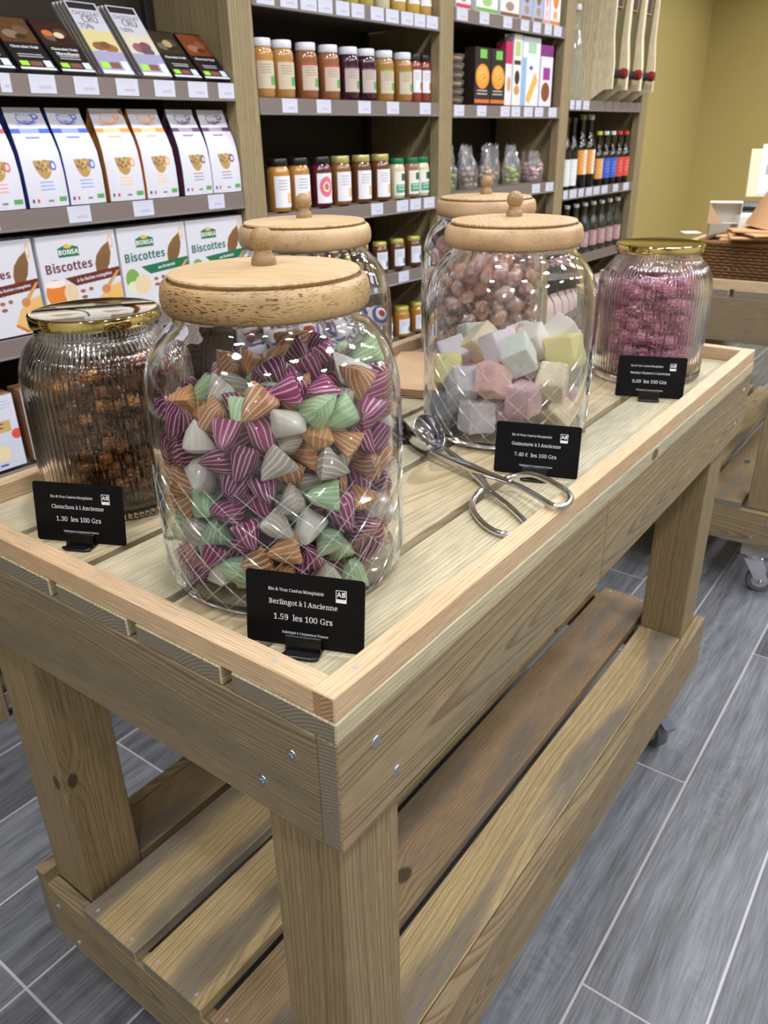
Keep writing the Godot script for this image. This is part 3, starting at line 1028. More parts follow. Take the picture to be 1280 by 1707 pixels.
func sweets_jars() -> void:
	W.ribglass = solid_glass(c8(254, 255, 255))
	var ca := Vector3(-0.2166, TOP, -0.1801)
	var cb := Vector3(-0.2308, TOP, -0.7018)
	var cc := Vector3(-0.5266, TOP, -0.1976)
	var cd := Vector3(-0.1545, TOP, -1.1234)
	var ce := Vector3(-0.501, TOP, -0.556)
	var cf := Vector3(-0.501, TOP, -1.096)
	wooden_jar(ca, "big glass jar full of striped berlingot sweets, grained wooden lid", 0.4, W.lid1)
	wooden_jar(cb, "glass jar of marshmallow cubes behind the steel tongs, wooden lid", 2.2, W.lid2)
	wooden_jar(ce, "wooden-lidded jar of swirl sweets directly behind the berlingot jar", 4.0, W.lid2)
	wooden_jar(cf, "wooden-lidded jar of wrapped brown sweets directly behind the marshmallow jar", 5.2, W.lid2)
	gold_jar(cc, "gold-lidded ribbed glass jar of dark brown caramelised nuts", 0.0)
	gold_jar(cd, "gold-lidded ribbed glass jar of sugared violet sweets", 0.3)
	# berlingots: pinched, striped boiled sweets
	var kinds := []
	var cols := [["purple", c8(158, 48, 104), c8(250, 222, 236), 13], ["purple", c8(122, 38, 88), c8(242, 212, 230), 15], ["purple", c8(170, 66, 122), c8(250, 226, 238), 12],
		["orange", c8(240, 170, 106), c8(254, 238, 214), 13], ["brown-orange", c8(206, 142, 92), c8(252, 234, 212), 12],
		["mint green", c8(190, 232, 172), c8(242, 254, 236), 14], ["mint green", c8(170, 218, 166), c8(240, 252, 238), 13],
		["clear", c8(206, 198, 180), c8(254, 252, 248), 13], ["white", c8(244, 242, 230), c8(254, 254, 252), 12], ["clear", c8(222, 214, 196), c8(254, 254, 250), 15]]
	for c in cols:
		var m := striped(c[1], c[2], c[3] + 3, 0.2)
		kinds.append([berlingot(m, 1.0 if c[3] % 2 else 1.15), "%s berlingot sweet with white stripes %%s the big front jar" % c[0], "%s berlingots %%s the jar" % c[0]])
	var heap_a := func(x: float, z: float) -> float: return 0.217 + 0.14 * x - 0.09 * z + 0.012 * sin(x * 60.0) * cos(z * 50.0)
	fill(settle(390, 0.1200, 0.0142, 0.0135, heap_a, 0.036, 5, 40), ca, kinds, 300, func(g: RandomNumberGenerator) -> float: return g.randf_range(0.0150, 0.0178), "berlingot", "berlingots", 9, "berlingot_filling", "striped berlingot sweets packed deeper in the big front jar", "sweets")
	# marshmallow cubes
	var mk := []
	for c in [["pale yellow", c8(246, 234, 150)], ["pink", c8(240, 196, 202)], ["lilac white", c8(240, 230, 240)], ["mint", c8(224, 234, 222)], ["cream", c8(252, 234, 194)], ["grey violet", c8(208, 206, 216)], ["salmon pink", c8(246, 188, 180)], ["white", c8(250, 242, 234)]]:
		mk.append([marshmallow(c[1], 60 + mk.size()), c[0]])
	var gb := RandomNumberGenerator.new()
	gb.seed = 4
	var heap_b := func(x: float, z: float) -> float: return 0.150 + 0.10 * x - 0.06 * z
	var pb := settle(36, 0.1155, 0.0255, 0.0180, heap_b, 0.2, 21, 60)
	for k in pb.size():
		var kd: Array = mk[(k * 5 + k / 8) % mk.size()]
		whole("marshmallow_cube", kd[0], "%s marshmallow cube in the glass jar behind the tongs" % kd[1], "marshmallow", Transform3D(any_turn(gb).scaled(Vector3.ONE * gb.randf_range(0.0205, 0.0228)), cb + pb[k]), "%s marshmallow cubes" % kd[1])
	# caramelised nuts
	var nk := []
	for q in 5:
		var m := mottled([c8(126, 74, 34), c8(82, 46, 22), c8(204, 136, 64), c8(60, 32, 16), c8(160, 98, 44)][q], c8(84, 46, 22), c8(236, 180, 98), 0.09, 0.22, 70 + q)
		nk.append([lump(m, 80 + q, 0.16, 14, Vector3(0.85, 1.15, 0.85)), "dark caramelised nut %s the gold-lidded ribbed jar", "caramelised nuts %s the jar"])
	var heap_c := func(x: float, z: float) -> float: return 0.176 + 0.25 * x - 0.1 * z
	fill(settle(600, 0.0918, 0.0086, 0.0150, heap_c, 0.024, 15, 26, 0.155), cc, nk, 300, func(g: RandomNumberGenerator) -> float: return g.randf_range(0.0085, 0.0108), "caramelised_nut", "caramelised nuts", 19, "caramelised_nut_filling", "dark caramelised nuts packed deeper in the ribbed jar", "nuts")
	# violet sweets, raspberry-like and sugared
	var vk := []
	for q in 4:
		var m := mottled([c8(158, 56, 80), c8(178, 84, 108), c8(142, 44, 66), c8(196, 112, 136)][q], c8(214, 160, 180), c8(254, 246, 252), 0.12, 0.6, 90 + q)
		vk.append([lump(m, 95 + q, 0.26, 20, Vector3.ONE, 22, 14), "sugared violet sweet %s the gold-lidded jar far along the trolley", "violet sweets %s the jar"])
	var heap_d := func(x: float, z: float) -> float: return 0.185 + 0.08 * x
	fill(settle(225, 0.0932, 0.0132, 0.0150, heap_d, 0.034, 25, 26, 0.155), cd, vk, 170, func(g: RandomNumberGenerator) -> float: return g.randf_range(0.0132, 0.0152), "violet_sweet", "violet sweets", 29, "violet_sweet_filling", "sugared violet sweets packed deeper in the far ribbed jar", "sweets")
	# swirl sweets in the jar behind
	var pr := Print.new(128, 64, c8(238, 236, 238))
	pr.oval(0.25, 0.5, 0.16, 0.34, c8(206, 40, 50)).oval(0.25, 0.5, 0.10, 0.21, c8(238, 236, 238)).oval(0.25, 0.5, 0.05, 0.10, c8(206, 40, 50))
	pr.oval(0.75, 0.5, 0.16, 0.34, c8(60, 70, 170)).oval(0.75, 0.5, 0.10, 0.21, c8(238, 236, 238)).oval(0.75, 0.5, 0.05, 0.10, c8(206, 40, 50))
	var sw := lump(tmat(pr.im, 0.2), 111, 0.05, 8, Vector3(1, 1, 0.8))
	fill(settle(150, 0.1222, 0.0165, 0.0135, func(x: float, z: float) -> float: return 0.20 - 0.1 * x, 0.05, 35), ce, [[sw, "red, white and blue swirl sweet %s the jar behind the berlingots", "swirl sweets %s the jar"]], 120, func(g: RandomNumberGenerator) -> float: return g.randf_range(0.0155, 0.0175), "swirl_sweet", "swirl sweets", 39, "swirl_sweet_filling", "swirl sweets packed deeper in the rear jar", "sweets")
	var bk := []
	for q in 3:
		var m := mottled([c8(222, 150, 116), c8(206, 150, 150), c8(170, 116, 104)][q], c8(214, 180, 174), c8(246, 234, 230), 0.04, 0.22, 120 + q)
		bk.append([lump(m, 125 + q, 0.14, 9, Vector3(1.25, 0.8, 0.9)), "%s wrapped sweet %%s the farthest wooden-lidded jar" % ["amber", "rosy", "dark brown"][q], "%s wrapped sweets %%s the jar" % ["amber", "rosy", "dark brown"][q]])
	fill(settle(150, 0.1222, 0.0165, 0.0135, func(x: float, z: float) -> float: return 0.215 - 0.1 * x, 0.05, 45), cf, bk, 120, func(g: RandomNumberGenerator) -> float: return g.randf_range(0.016, 0.019), "wrapped_sweet", "wrapped sweets", 49, "wrapped_sweet_filling", "wrapped sweets packed deeper in the farthest wooden-lidded jar", "sweets")

# ---------------------------------------------------------------- price cards
func rounded(w: float, h: float, r: float, d: float, m: Material) -> Mesh:
	var mb := MB.new()
	var P := []
	for q in 4:
		var c := Vector2((w / 2 - r) * [1, -1, -1, 1][q], (h / 2 - r) * [1, 1, -1, -1][q])
		for s in 6:
			var an := PI / 2 * (q + s / 5.0)
			P.append(c + Vector2(cos(an), sin(an)) * r)
	var n := P.size()
	for k in n:
		var a: Vector2 = P[k]
		var b: Vector2 = P[(k + 1) % n]
		mb.tri(Vector3(0, 0, d), Vector3(a.x, a.y, d), Vector3(b.x, b.y, d))
		mb.tri(Vector3(0, 0, 0), Vector3(b.x, b.y, 0), Vector3(a.x, a.y, 0))
		mb.quad(Vector3(a.x, a.y, 0), Vector3(b.x, b.y, 0), Vector3(b.x, b.y, d), Vector3(a.x, a.y, d))
	return mb.mesh(m)

func signs() -> void:
	var w := 0.1125
	var h := 0.0705
	for row in [["Berlingot à l Ancienne", "1.59  les 100 Grs", Vector3(-0.0875, 0, -0.063), 0.38, "berlingot"], ["Chouchou à l Ancienne", "1.30  les 100 Grs", Vector3(-0.438, 0, -0.070), 0.44, "caramelised nut"],
			["Guimauve à l Ancienne", "7.40 €  les 100 Grs", Vector3(-0.0955, 0, -0.540), 0.325, "marshmallow"], ["Bonbon Violette à l Ancienne", "0.69  les 100 Grs", Vector3(-0.089, 0, -0.9625), 0.36, "violet sweet"]]:
		var t := thing("price_card", "black price card with white lettering in front of the %s jar" % row[4], "price card", at(Vector3(row[2].x, TOP, row[2].z), row[3]), "black price cards on the trolley")
		var lean := Basis(Vector3.RIGHT, -0.17)
		var c := Vector3(0, 0.004, 0) + lean * Vector3(0, h / 2, 0)
		var cd := part(t, "card", rounded(w, h, 0.0035, 0.0008, W.card), Transform3D(lean, c))
		var ink := mat(c8(240, 240, 244), 0.6)
		var f := 0.0009
		lettering(cd, "Bio & Vrac Caséus Monplaisir", 0.053, Vector3(-0.008, 0.0185, f), ink)
		lettering(cd, row[0], 0.065, Vector3(-0.0015, 0.0065, f), ink)
		lettering(cd, row[1], 0.056, Vector3(-0.0015, -0.0080, f), ink)
		lettering(cd, "Fabriqué à Carpentras France", 0.044, Vector3(0.0005, -0.0225, f), ink)
		# organic farming mark: framed AB over a pale bar
		var mk := MB.new()
		mk.box(Vector3(0, 0.0055, 0), Vector3(0.0098, 0.0005, 0.0003)); mk.box(Vector3(-0.0047, 0.0015, 0), Vector3(0.0005, 0.0085, 0.0003)); mk.box(Vector3(0.0047, 0.0015, 0), Vector3(0.0005, 0.0085, 0.0003))
		mk.box(Vector3(0, -0.0044, 0), Vector3(0.0098, 0.0034, 0.0003))
		mk.tube([Vector3(0.002, 0.0025, 0), Vector3(0.003, 0.0038, 0), Vector3(0.0042, 0.0044, 0)], [0.0003], 5)
		part(cd, "mark", mk.mesh(ink), at(Vector3(0.0345, 0.0185, f)))
		lettering(cd, "AB", 0.0078, Vector3(0.0345, 0.0200, f), ink, "Droid Sans", true)
		# clip: trough with a rounded front lip
		var mb := MB.new()
		mb.box(Vector3(0, 0.0012, 0.003), Vector3(0.034, 0.0024, 0.020))
		mb.box(Vector3(0, 0.008, 0.0035), Vector3(0.034, 0.0135, 0.0022), Basis(Vector3.RIGHT, -0.17))
		mb.box(Vector3(0, 0.006, -0.0028), Vector3(0.034, 0.010, 0.002), Basis(Vector3.RIGHT, -0.17))
		mb.tube([Vector3(-0.017, 0.0026, 0.0128), Vector3(-0.012, 0.0020, 0.0150), Vector3(0.012, 0.0020, 0.0150), Vector3(0.017, 0.0026, 0.0128)], [0.0020], 8)
		mb.tube([Vector3(-0.017, 0.0150, 0.0020), Vector3(0.017, 0.0150, 0.0020)], [0.0013], 8)
		part(t, "clip", mb.mesh(W.black))

# ---------------------------------------------------------------- serving tongs
func curve(pts: Array, n: int, closed := false) -> Array:
	var c := Curve3D.new()
	var m := pts.size()
	for k in (m + 1 if closed else m):
		var a: Vector3 = pts[(k - 1 + m) % m] if closed else pts[maxi(k - 1, 0)]
		var b: Vector3 = pts[(k + 1) % m] if closed else pts[mini(k + 1, m - 1)]
		var d := (b - a) / 5.5
		c.add_point(pts[k % m], -d, d)
	c.bake_interval = 0.002
	var o := []
	for k in (n if closed else n + 1): o.append(c.sample_baked(c.get_baked_length() * k / n, true))
	return o

func spoon(tip: Vector3, root: Vector3, face: Vector3, wide: float, deep: float) -> Array:
	var ax := (tip - root)
	var L := ax.length() * 0.5
	var u := ax.normalized()
	var w := (face - u * face.dot(u)).normalized()
	var s := u.cross(w)
	var rows := []
	for b in 9:
		var f := b / 8.0
		var row := []
		for k in 33:
			var an := TAU * k / 32.0
			row.append((tip + root) / 2 + u * cos(an) * L * f + s * sin(an) * wide * f - w * deep * (1.0 - f * f))
		rows.append(row)
	return rows

func tongs() -> void:
	var t := thing("serving_tongs", "polished steel scissor tongs with spoon ends lying across the planks", "tongs")
	var y := TOP
	var piv := Vector3(-0.157, y + 0.013, -0.488)
	# arm ending in the loop that rests on the edge strip, and its spoon
	var loops := [
		[[Vector3(-0.106, y + 0.018, -0.476), Vector3(-0.085, y + 0.026, -0.489), Vector3(-0.060, y + 0.0305, -0.482), Vector3(-0.028, y + 0.031, -0.467), Vector3(-0.006, y + 0.031, -0.450), Vector3(0.002, y + 0.031, -0.428), Vector3(-0.004, y + 0.031, -0.412), Vector3(-0.018, y + 0.0305, -0.416), Vector3(-0.042, y + 0.027, -0.434), Vector3(-0.078, y + 0.021, -0.460)],
			Vector3(-0.245, y + 0.016, -0.512), Vector3(-0.345, y + 0.024, -0.584), Vector3(0.24, 0.32, -0.31)],
		[[Vector3(-0.122, y + 0.010, -0.448), Vector3(-0.122, y + 0.006, -0.424), Vector3(-0.110, y + 0.005, -0.400), Vector3(-0.086, y + 0.005, -0.377), Vector3(-0.062, y + 0.005, -0.363), Vector3(-0.043, y + 0.005, -0.362), Vector3(-0.032, y + 0.005, -0.376), Vector3(-0.036, y + 0.005, -0.398), Vector3(-0.062, y + 0.006, -0.420), Vector3(-0.096, y + 0.008, -0.440)],
			Vector3(-0.230, y + 0.024, -0.518), Vector3(-0.312, y + 0.034, -0.572), Vector3(0.33, 0.25, 0.74)]]
	for q in 2:
		var L: Array = loops[q]
		var mb := MB.new()
		mb.tube(curve(L[0], 72, true), [0.0039], 10, true)
		var off := Vector3(0, 0.003 if q == 0 else -0.003, 0)
		mb.tube(curve([L[0][0].lerp(L[0][9], 0.5), piv + off, L[1]], 20), [0.0036, 0.0038, 0.004, 0.0042, 0.0045, 0.005, 0.0055, 0.006, 0.0066, 0.007, 0.0072, 0.007, 0.0062, 0.0055, 0.005, 0.0046, 0.0043, 0.004, 0.0038, 0.0036, 0.0034], 10)
		part(t, "handle", mb.mesh(W.chrome))
		mb = MB.new()
		var rows := spoon(L[2], L[1], L[3], 0.021, 0.014)
		mb.grid(rows, true)
		var back := []
		for r in rows:
			var rr := []
			for p in r: rr.append(p - L[3].normalized() * 0.0009)
			back.append(rr)
		mb.grid(back, true, true)
		mb.tube(rows[8].slice(0, 32), [0.0010], 6, true)
		part(t, "spoon", mb.mesh(W.chrome))
	var rv := MB.new()
	rv.lathe([Vector2(0.006, -0.008), Vector2(0.006, 0.006), Vector2(0.0045, 0.0085), Vector2(0.0, 0.0095)], 18, piv)
	part(t, "rivet", rv.mesh(W.screw))

func table_extras() -> void:
	# black plastic clip of another card, half hidden behind the front jar
	var t := thing("card_clip", "small black plastic clip lying beside the tongs, half hidden by the front jar", "clip", at(Vector3(-0.338, TOP, -0.556), 0.5))
	var mb := MB.new()
	mb.box(Vector3(0, 0.006, 0), Vector3(0.05, 0.012, 0.03))
	mb.tube([Vector3(-0.025, 0.006, 0.015), Vector3(0.025, 0.006, 0.015)], [0.006], 8)
	part(t, "foot", mb.mesh(W.black))
	mb = MB.new()
	mb.box(Vector3(-0.006, 0.036, 0.0), Vector3(0.012, 0.06, 0.005), Basis(Vector3.RIGHT, -0.25))
	part(t, "prong", mb.mesh(W.black))
	# flat stack of kraft paper bags
	for k in 5:
		var y := TOP + 0.0022 + k * 0.0034
		var bag := MB.new()
		var rows := []
		for b in 9:
			var row := []
			for s in 13:
				var u := s / 12.0 - 0.5
				var v := b / 8.0 - 0.5
				row.append(Vector3(u * 0.16, 0.0012 + 0.0009 * sin(u * 9.0 + k) + 0.003 * maxf(0.0, v) * (k % 2), -v * 0.26))
			rows.append(row)
		bag.grid(rows)
		var low := []
		for r in rows:
			var rr := []
			for p in r: rr.append(p - Vector3(0, 0.0022, 0))
			low.append(rr)
		bag.grid(low, false, true)
		for e in [0, 8]:
			for s in 12:
				if e == 0: bag.quad(low[e][s], low[e][s + 1], rows[e][s + 1], rows[e][s])
				else: bag.quad(low[e][s + 1], low[e][s], rows[e][s], rows[e][s + 1])
		whole("kraft_bag", bag.mesh(mat(c8(206, 172, 132), 0.8)), "flat kraft paper bag between the rear jars, %s from the bottom of its pile" % nth(k), "paper bag", at(Vector3(-0.488, y, -0.865), 0.30 + k * 0.02), "kraft bags piled on the front trolley")

# ---------------------------------------------------------------- on the second trolley
func second_trolley_load() -> void:
	var y := 0.955
	# wicker basket: woven walls of horizontal canes over uprights
	var bx := Vector3(-0.182, y + 0.001, -2.204)
	var w := 0.35
	var d := 0.24
	var h := 0.115
	var t := thing("wicker_basket", "brown wicker basket full of kraft bags on the rear trolley", "basket", at(bx))
	var cane := mat(c8(108, 74, 36), 0.6)
	var weave := MB.new()
	var path := []
	for q in 4:
		var c := Vector2((w / 2 - 0.03) * [1, -1, -1, 1][q], (d / 2 - 0.03) * [1, 1, -1, -1][q])
		for s in 5:
			var an := PI / 2 * (q + s / 4.0)
			path.append(c + Vector2(cos(an), sin(an)) * 0.03)
	var dense := []
	for q in path.size():
		var a: Vector2 = path[q]
		var b: Vector2 = path[(q + 1) % path.size()]
		var n := maxi(1, int(a.distance_to(b) / 0.006))
		for s in n: dense.append(a.lerp(b, float(s) / n))
	for row in 13:
		var pts := []
		for k in dense.size():
			var p: Vector2 = dense[k]
			var out := p.normalized()
			var flare := 0.96 + 0.05 * row / 12.0
			var wv := 0.0022 * sin(k * PI / 2.0 + (PI if row % 2 else 0.0))
			pts.append(Vector3(p.x * flare + out.x * wv, 0.006 + row * (h - 0.012) / 12.0, p.y * flare + out.y * wv))
		weave.tube(pts, [0.0042], 5, true)
	part(t, "weave", weave.mesh(cane))
	var ups := MB.new()
	for k in range(0, dense.size(), 4):
		var p: Vector2 = dense[k]
		ups.tube([Vector3(p.x * 0.96, 0.0, p.y * 0.96), Vector3(p.x * 1.01, h, p.y * 1.01)], [0.0026], 5)
	part(t, "uprights", ups.mesh(mat(c8(112, 74, 34), 0.6)))
	var rim := MB.new()
	var rp := []
	for p in dense: rp.append(Vector3(p.x * 1.01, h, p.y * 1.01))
	rim.tube(rp, [0.007], 7, true)
	part(t, "rim", rim.mesh(mat(c8(128, 88, 44), 0.6)))
	var fl := MB.new()
	fl.box(Vector3(0, 0.004, 0), Vector3(w * 0.94, 0.006, d * 0.94))
	part(t, "bottom", fl.mesh(cane))
	# kraft bags stacked flat over the basket, corners hanging out
	for k in 6:
		var a := [0.1, -0.22, 0.3, -0.5, 0.62, 0.05][k] as float
		whole("kraft_bag", slab(Vector3(0.30, 0.005, 0.20), 0.001, mat(c8(206, 162, 114), 0.8)), "flat kraft paper bag heaped on the wicker basket, %s from the bottom" % nth(k), "paper bag", at(Vector3(-0.16 + 0.008 * k, y + 0.1248 + k * 0.0052, -2.195 + 0.012 * (k % 3)), a), "kraft bags in the wicker basket")
	# rolled kraft cone standing on them
	var cone := MB.new()
	var rows := []
	for b in 8:
		var f := b / 7.0
		var row := []
		for s in 29:
			var an := TAU * 1.12 * s / 28.0
			var r := lerpf(0.075, 0.006, f) * (1.0 - 0.05 * s / 28.0)
			row.append(Vector3(cos(an) * r, f * 0.20, -sin(an) * r))
		rows.append(row)
	cone.grid(rows)
	whole("kraft_cone", cone.mesh(mat(c8(208, 160, 116), 0.8)), "rolled kraft paper cone standing on the basket of the rear trolley", "paper cone", Transform3D(Basis(Vector3.FORWARD, 0.15), Vector3(-0.185, y + 0.1545, -2.18)))
	# open white carton and closed white carton
	var bt := thing("white_carton", "open white carton with a folded flap on the basket", "carton", at(Vector3(-0.335, y + 0.1563, -2.24), 0.25))
	var wm := mat(c8(236, 230, 218), 0.7)
	var mb := MB.new()
	mb.box(Vector3(0, 0.028, -0.03), Vector3(0.09, 0.056, 0.002)); mb.box(Vector3(-0.044, 0.028, 0), Vector3(0.002, 0.056, 0.062)); mb.box(Vector3(0.044, 0.028, 0), Vector3(0.002, 0.056, 0.062))
	mb.box(Vector3(0, 0.057, 0), Vector3(0.09, 0.002, 0.062)); mb.box(Vector3(0, 0.001, 0), Vector3(0.09, 0.002, 0.062))
	part(bt, "body", mb.mesh(wm))
	mb = MB.new()
	mb.tri(Vector3(-0.045, 0.056, 0.031), Vector3(-0.045, 0.0, 0.033), Vector3(0.0, 0.0, 0.055)); mb.tri(Vector3(-0.045, 0.056, 0.030), Vector3(0.0, 0.0, 0.054), Vector3(-0.045, 0.0, 0.032))
	part(bt, "flap", mb.mesh(mat(c8(226, 190, 150), 0.75)))
	whole("white_carton", slab(Vector3(0.10, 0.045, 0.09), 0.002, mat(c8(240, 240, 236), 0.6)), "closed plain white carton beside the kraft cone", "carton", at(Vector3(-0.262, y + 0.1563, -2.275), 0.5))
	whole("paper_slip", slab(Vector3(0.05, 0.002, 0.05), 0.0, mat(c8(240, 240, 238), 0.6)), "white paper slip sticking out beyond the open carton", "paper", Transform3D(Basis(Vector3.UP, 0.6), Vector3(-0.415, y + 0.1285, -2.2)))
	# scale beyond the basket: grey body, dark plate, and the notice board behind it
	t = thing("counter_scale", "low grey counter scale with a dark plate behind the basket", "scale", at(Vector3(-0.395, y, -2.62), 0.1))
	part(t, "body", slab(Vector3(0.15, 0.165, 0.14), 0.008, mat(c8(170, 160, 146), 0.5)), at(Vector3(0, 0.083, 0)))
	part(t, "plate", slab(Vector3(0.155, 0.018, 0.15), 0.006, mat(c8(38, 42, 54), 0.35)), at(Vector3(0, 0.175, 0)))
	t = thing("notice_stand", "cream notice stand with a white sheet pinned on, behind the basket", "notice", Transform3D(Basis(Vector3.UP, 0.35) * Basis(Vector3.RIGHT, -0.25), Vector3(-0.355, y + 0.19, -2.73)))
	part(t, "board", slab(Vector3(0.19, 0.155, 0.006), 0.002, mat(c8(238, 220, 186), 0.6)), at(Vector3(0.05, 0.083, 0)))
	var pr := Print.new(96, 96, c8(226, 228, 244))
	pr.rect(0.12, 0.42, 0.62, 0.62, c8(168, 166, 176)).lines(0.15, 0.44, 0.6, 0.6, 3, c8(206, 204, 212), 3).rect(0.02, 0.24, 0.98, 0.26, c8(200, 202, 216))
	var sheet := ArrayMesh.new()
	var fb := MB.new()
	fb.quad(Vector3(-0.08, -0.075, 0.001), Vector3(0.08, -0.075, 0.001), Vector3(0.08, 0.085, 0.001), Vector3(-0.08, 0.085, 0.001))
	fb.into(sheet, tmat(pr.im, 0.6))
	part(t, "sheet", sheet, at(Vector3(0.07, 0.09, 0.0032)))

# ---------------------------------------------------------------- shelving along the wall
const POSTS := [-2.40, -1.45, -0.50, 0.565, 1.527, 2.459, 3.365]
const PW := 0.085
# per bay: heights of the shelf tops
const LEVELS := [[1.728, 1.468, 1.160, 0.917, 0.664, 0.38, 0.08], [1.766, 1.464, 1.164, 0.88, 0.6, 0.32, 0.08], [1.500, 1.230, 0.957, 0.650, 0.34, 0.08], [1.728, 1.468, 1.160, 0.917, 0.664, 0.38, 0.08], [1.766, 1.464, 1.164, 0.88, 0.6, 0.32, 0.08], [1.496, 1.120, 0.806, 0.5, 0.2]]
func shelving() -> void:
	var t := thing("shelving_unit", "wooden shelving with upright posts stocked with groceries along the wall", "shelving", Transform3D(SB, S0))
	var hgt := 2.25
	for s in POSTS:
		board(t, "post", Vector3(s, hgt / 2, -0.02), Vector3(PW, hgt, 0.04), W.post, W.end, 0.002)
		part(t, "side_panel", slab(Vector3(0.03, hgt - 0.1, 0.30), 0.001, W.post, W.end, 1, Vector2(0.1, 0.2)), at(Vector3(s, hgt / 2, -0.19)))
	var boards := wood(14, c8(120, 108, 92), c8(96, 84, 70), c8(112, 102, 90), 0.006, 0.3, 0.08, 0.02, 0.5, [], 0.6, 384, 128)
	var metal := mat(c8(150, 146, 142), 0.35, 0.6)
	var stripm := mat(c8(122, 110, 104), 0.55)
	var backm := mat(c8(46, 36, 26), 0.8)
	for b in POSTS.size() - 1:
		var s0: float = POSTS[b] + PW / 2
		var s1: float = POSTS[b + 1] - PW / 2
		var w := s1 - s0
		var c := (s0 + s1) / 2
		part(t, "back_panel", slab(Vector3(w + PW - 0.035, hgt - 0.1, 0.012), 0.0, backm), at(Vector3(c, hgt / 2, -0.346)))
		for y in LEVELS[b]:
			part(t, "shelf_board", slab(Vector3(w + 0.02, 0.022, 0.29), 0.001, boards, boards, 0, Vector2(0.2, 0.1)), at(Vector3(c, y - 0.011, -0.187)))
			var st := part(t, "price_strip", slab(Vector3(w - 0.004, 0.040, 0.008), 0.001, stripm), at(Vector3(c, y - 0.0215, -0.004)))
			part(st, "lip", slab(Vector3(w - 0.004, 0.0045, 0.012), 0.001, metal), at(Vector3(0, -0.0215, 0.002)))
		for s in [s0 + 0.012, s1 - 0.012]:
			part(t, "metal_upright", slab(Vector3(0.012, hgt - 0.1, 0.02), 0.001, mat(c8(40, 38, 36), 0.5)), at(Vector3(s, hgt / 2, -0.327)))
	# paper price tags in the strips
	var tagp := Print.new(48, 32, c8(206, 208, 222))
	tagp.lines(0.1, 0.12, 0.9, 0.4, 2, c8(196, 198, 214), 1).rect(0.36, 0.62, 0.84, 0.8, c8(186, 186, 202))
	var tagm := tmat(tagp.im, 0.6)
	var name_of := ["chocolate bars", "muesli bags", "rusk boxes"]
	tags(0, 1.500, [-0.135, -0.108, -0.069, -0.004, 0.039, 0.104, 0.149, 0.214, 0.258, 0.323, 0.362, 0.428, 0.462, 0.520], tagm, name_of[0])
	tags(0, 1.230, [-0.26, -0.199, -0.034, 0.029, 0.147, 0.211, 0.388, 0.448], tagm, name_of[1])
	tags(1, 1.728, [0.625, 0.694, 0.714, 0.785, 0.794, 0.864, 0.867, 0.932, 0.944, 1.008, 1.015, 1.078, 1.106, 1.174, 1.182, 1.251, 1.262, 1.330, 1.333, 1.398, 1.402, 1.471], tagm, "topmost jars of the second bay")
	tags(1, 1.468, [0.695, 0.761, 0.840, 0.907, 1.033, 1.099, 1.180, 1.249, 1.364, 1.432], tagm, "white-lidded compote jars")
	tags(1, 1.160, [1.086, 1.153, 1.228, 1.298, 1.306, 1.375, 1.390, 1.460], tagm, "spread jars")
	tags(1, 0.917, [1.235, 1.300], tagm, "small gold-lidded jars")
	tags(2, 1.766, [1.583, 1.657, 1.733, 1.801, 1.900, 1.968, 2.033, 2.101, 2.130, 2.198, 2.228, 2.291, 2.308, 2.379], tagm, "topmost cartons of the third bay")
	tags(2, 1.464, [1.577, 1.647, 1.733, 1.803, 1.907, 1.981, 1.991, 2.065, 2.092, 2.169, 2.185, 2.261, 2.307, 2.383], tagm, "biscuit boxes")
	tags(2, 1.164, [2.2, 2.275, 2.325, 2.40], tagm, "cellophane bags")
	tags(3, 1.496, [2.506, 2.552, 2.564, 2.620, 2.638, 2.705], tagm, "glass bottle and dispensers")
	tags(3, 1.120, [2.506, 2.553, 2.571, 2.646, 2.665, 2.723, 2.746, 2.818, 2.832, 2.904, 2.925, 3.000, 3.065, 3.132, 3.195, 3.270], tagm, "dark bottles")

func tags(_bay: int, y: float, at_s: Array, m: Material, what: String) -> void:
	for k in at_s.size() / 2:
		var w: float = at_s[2 * k + 1] - at_s[2 * k] - 0.003
		var mb := MB.new()
		mb.quad(Vector3(-w / 2, -0.018, 0.0006), Vector3(w / 2, -0.018, 0.0006), Vector3(w / 2, 0.018, 0.0006), Vector3(-w / 2, 0.018, 0.0006))
		mb.quad(Vector3(w / 2, -0.018, 0), Vector3(-w / 2, -0.018, 0), Vector3(-w / 2, 0.018, 0), Vector3(w / 2, 0.018, 0))
		whole("price_tag", mb.mesh(m), "%s white price tag on the shelf edge under the %s" % [nth(k), what], "price tag", sh((at_s[2 * k] + at_s[2 * k + 1]) / 2, y - 0.0205, 0.0004), "price tags under the " + what)

# ---------------------------------------------------------------- packages
# upright carton: printed front, plain sides
func carton(called: String, label: String, category: String, xf: Transform3D, s: Vector3, front: Material, side: Material, group := "") -> Node3D:
	var me := slab(s, 0.0012, side)
	var mb := MB.new()
	var z := s.z / 2 + 0.0003
	mb.quad(Vector3(-s.x / 2 + 0.001, -s.y / 2 + 0.001, z), Vector3(s.x / 2 - 0.001, -s.y / 2 + 0.001, z), Vector3(s.x / 2 - 0.001, s.y / 2 - 0.001, z), Vector3(-s.x / 2 + 0.001, s.y / 2 - 0.001, z))
	mb.into(me, front)
	return whole(called, me, label, category, xf * Transform3D(Basis(), Vector3(0, s.y / 2, 0)), group)

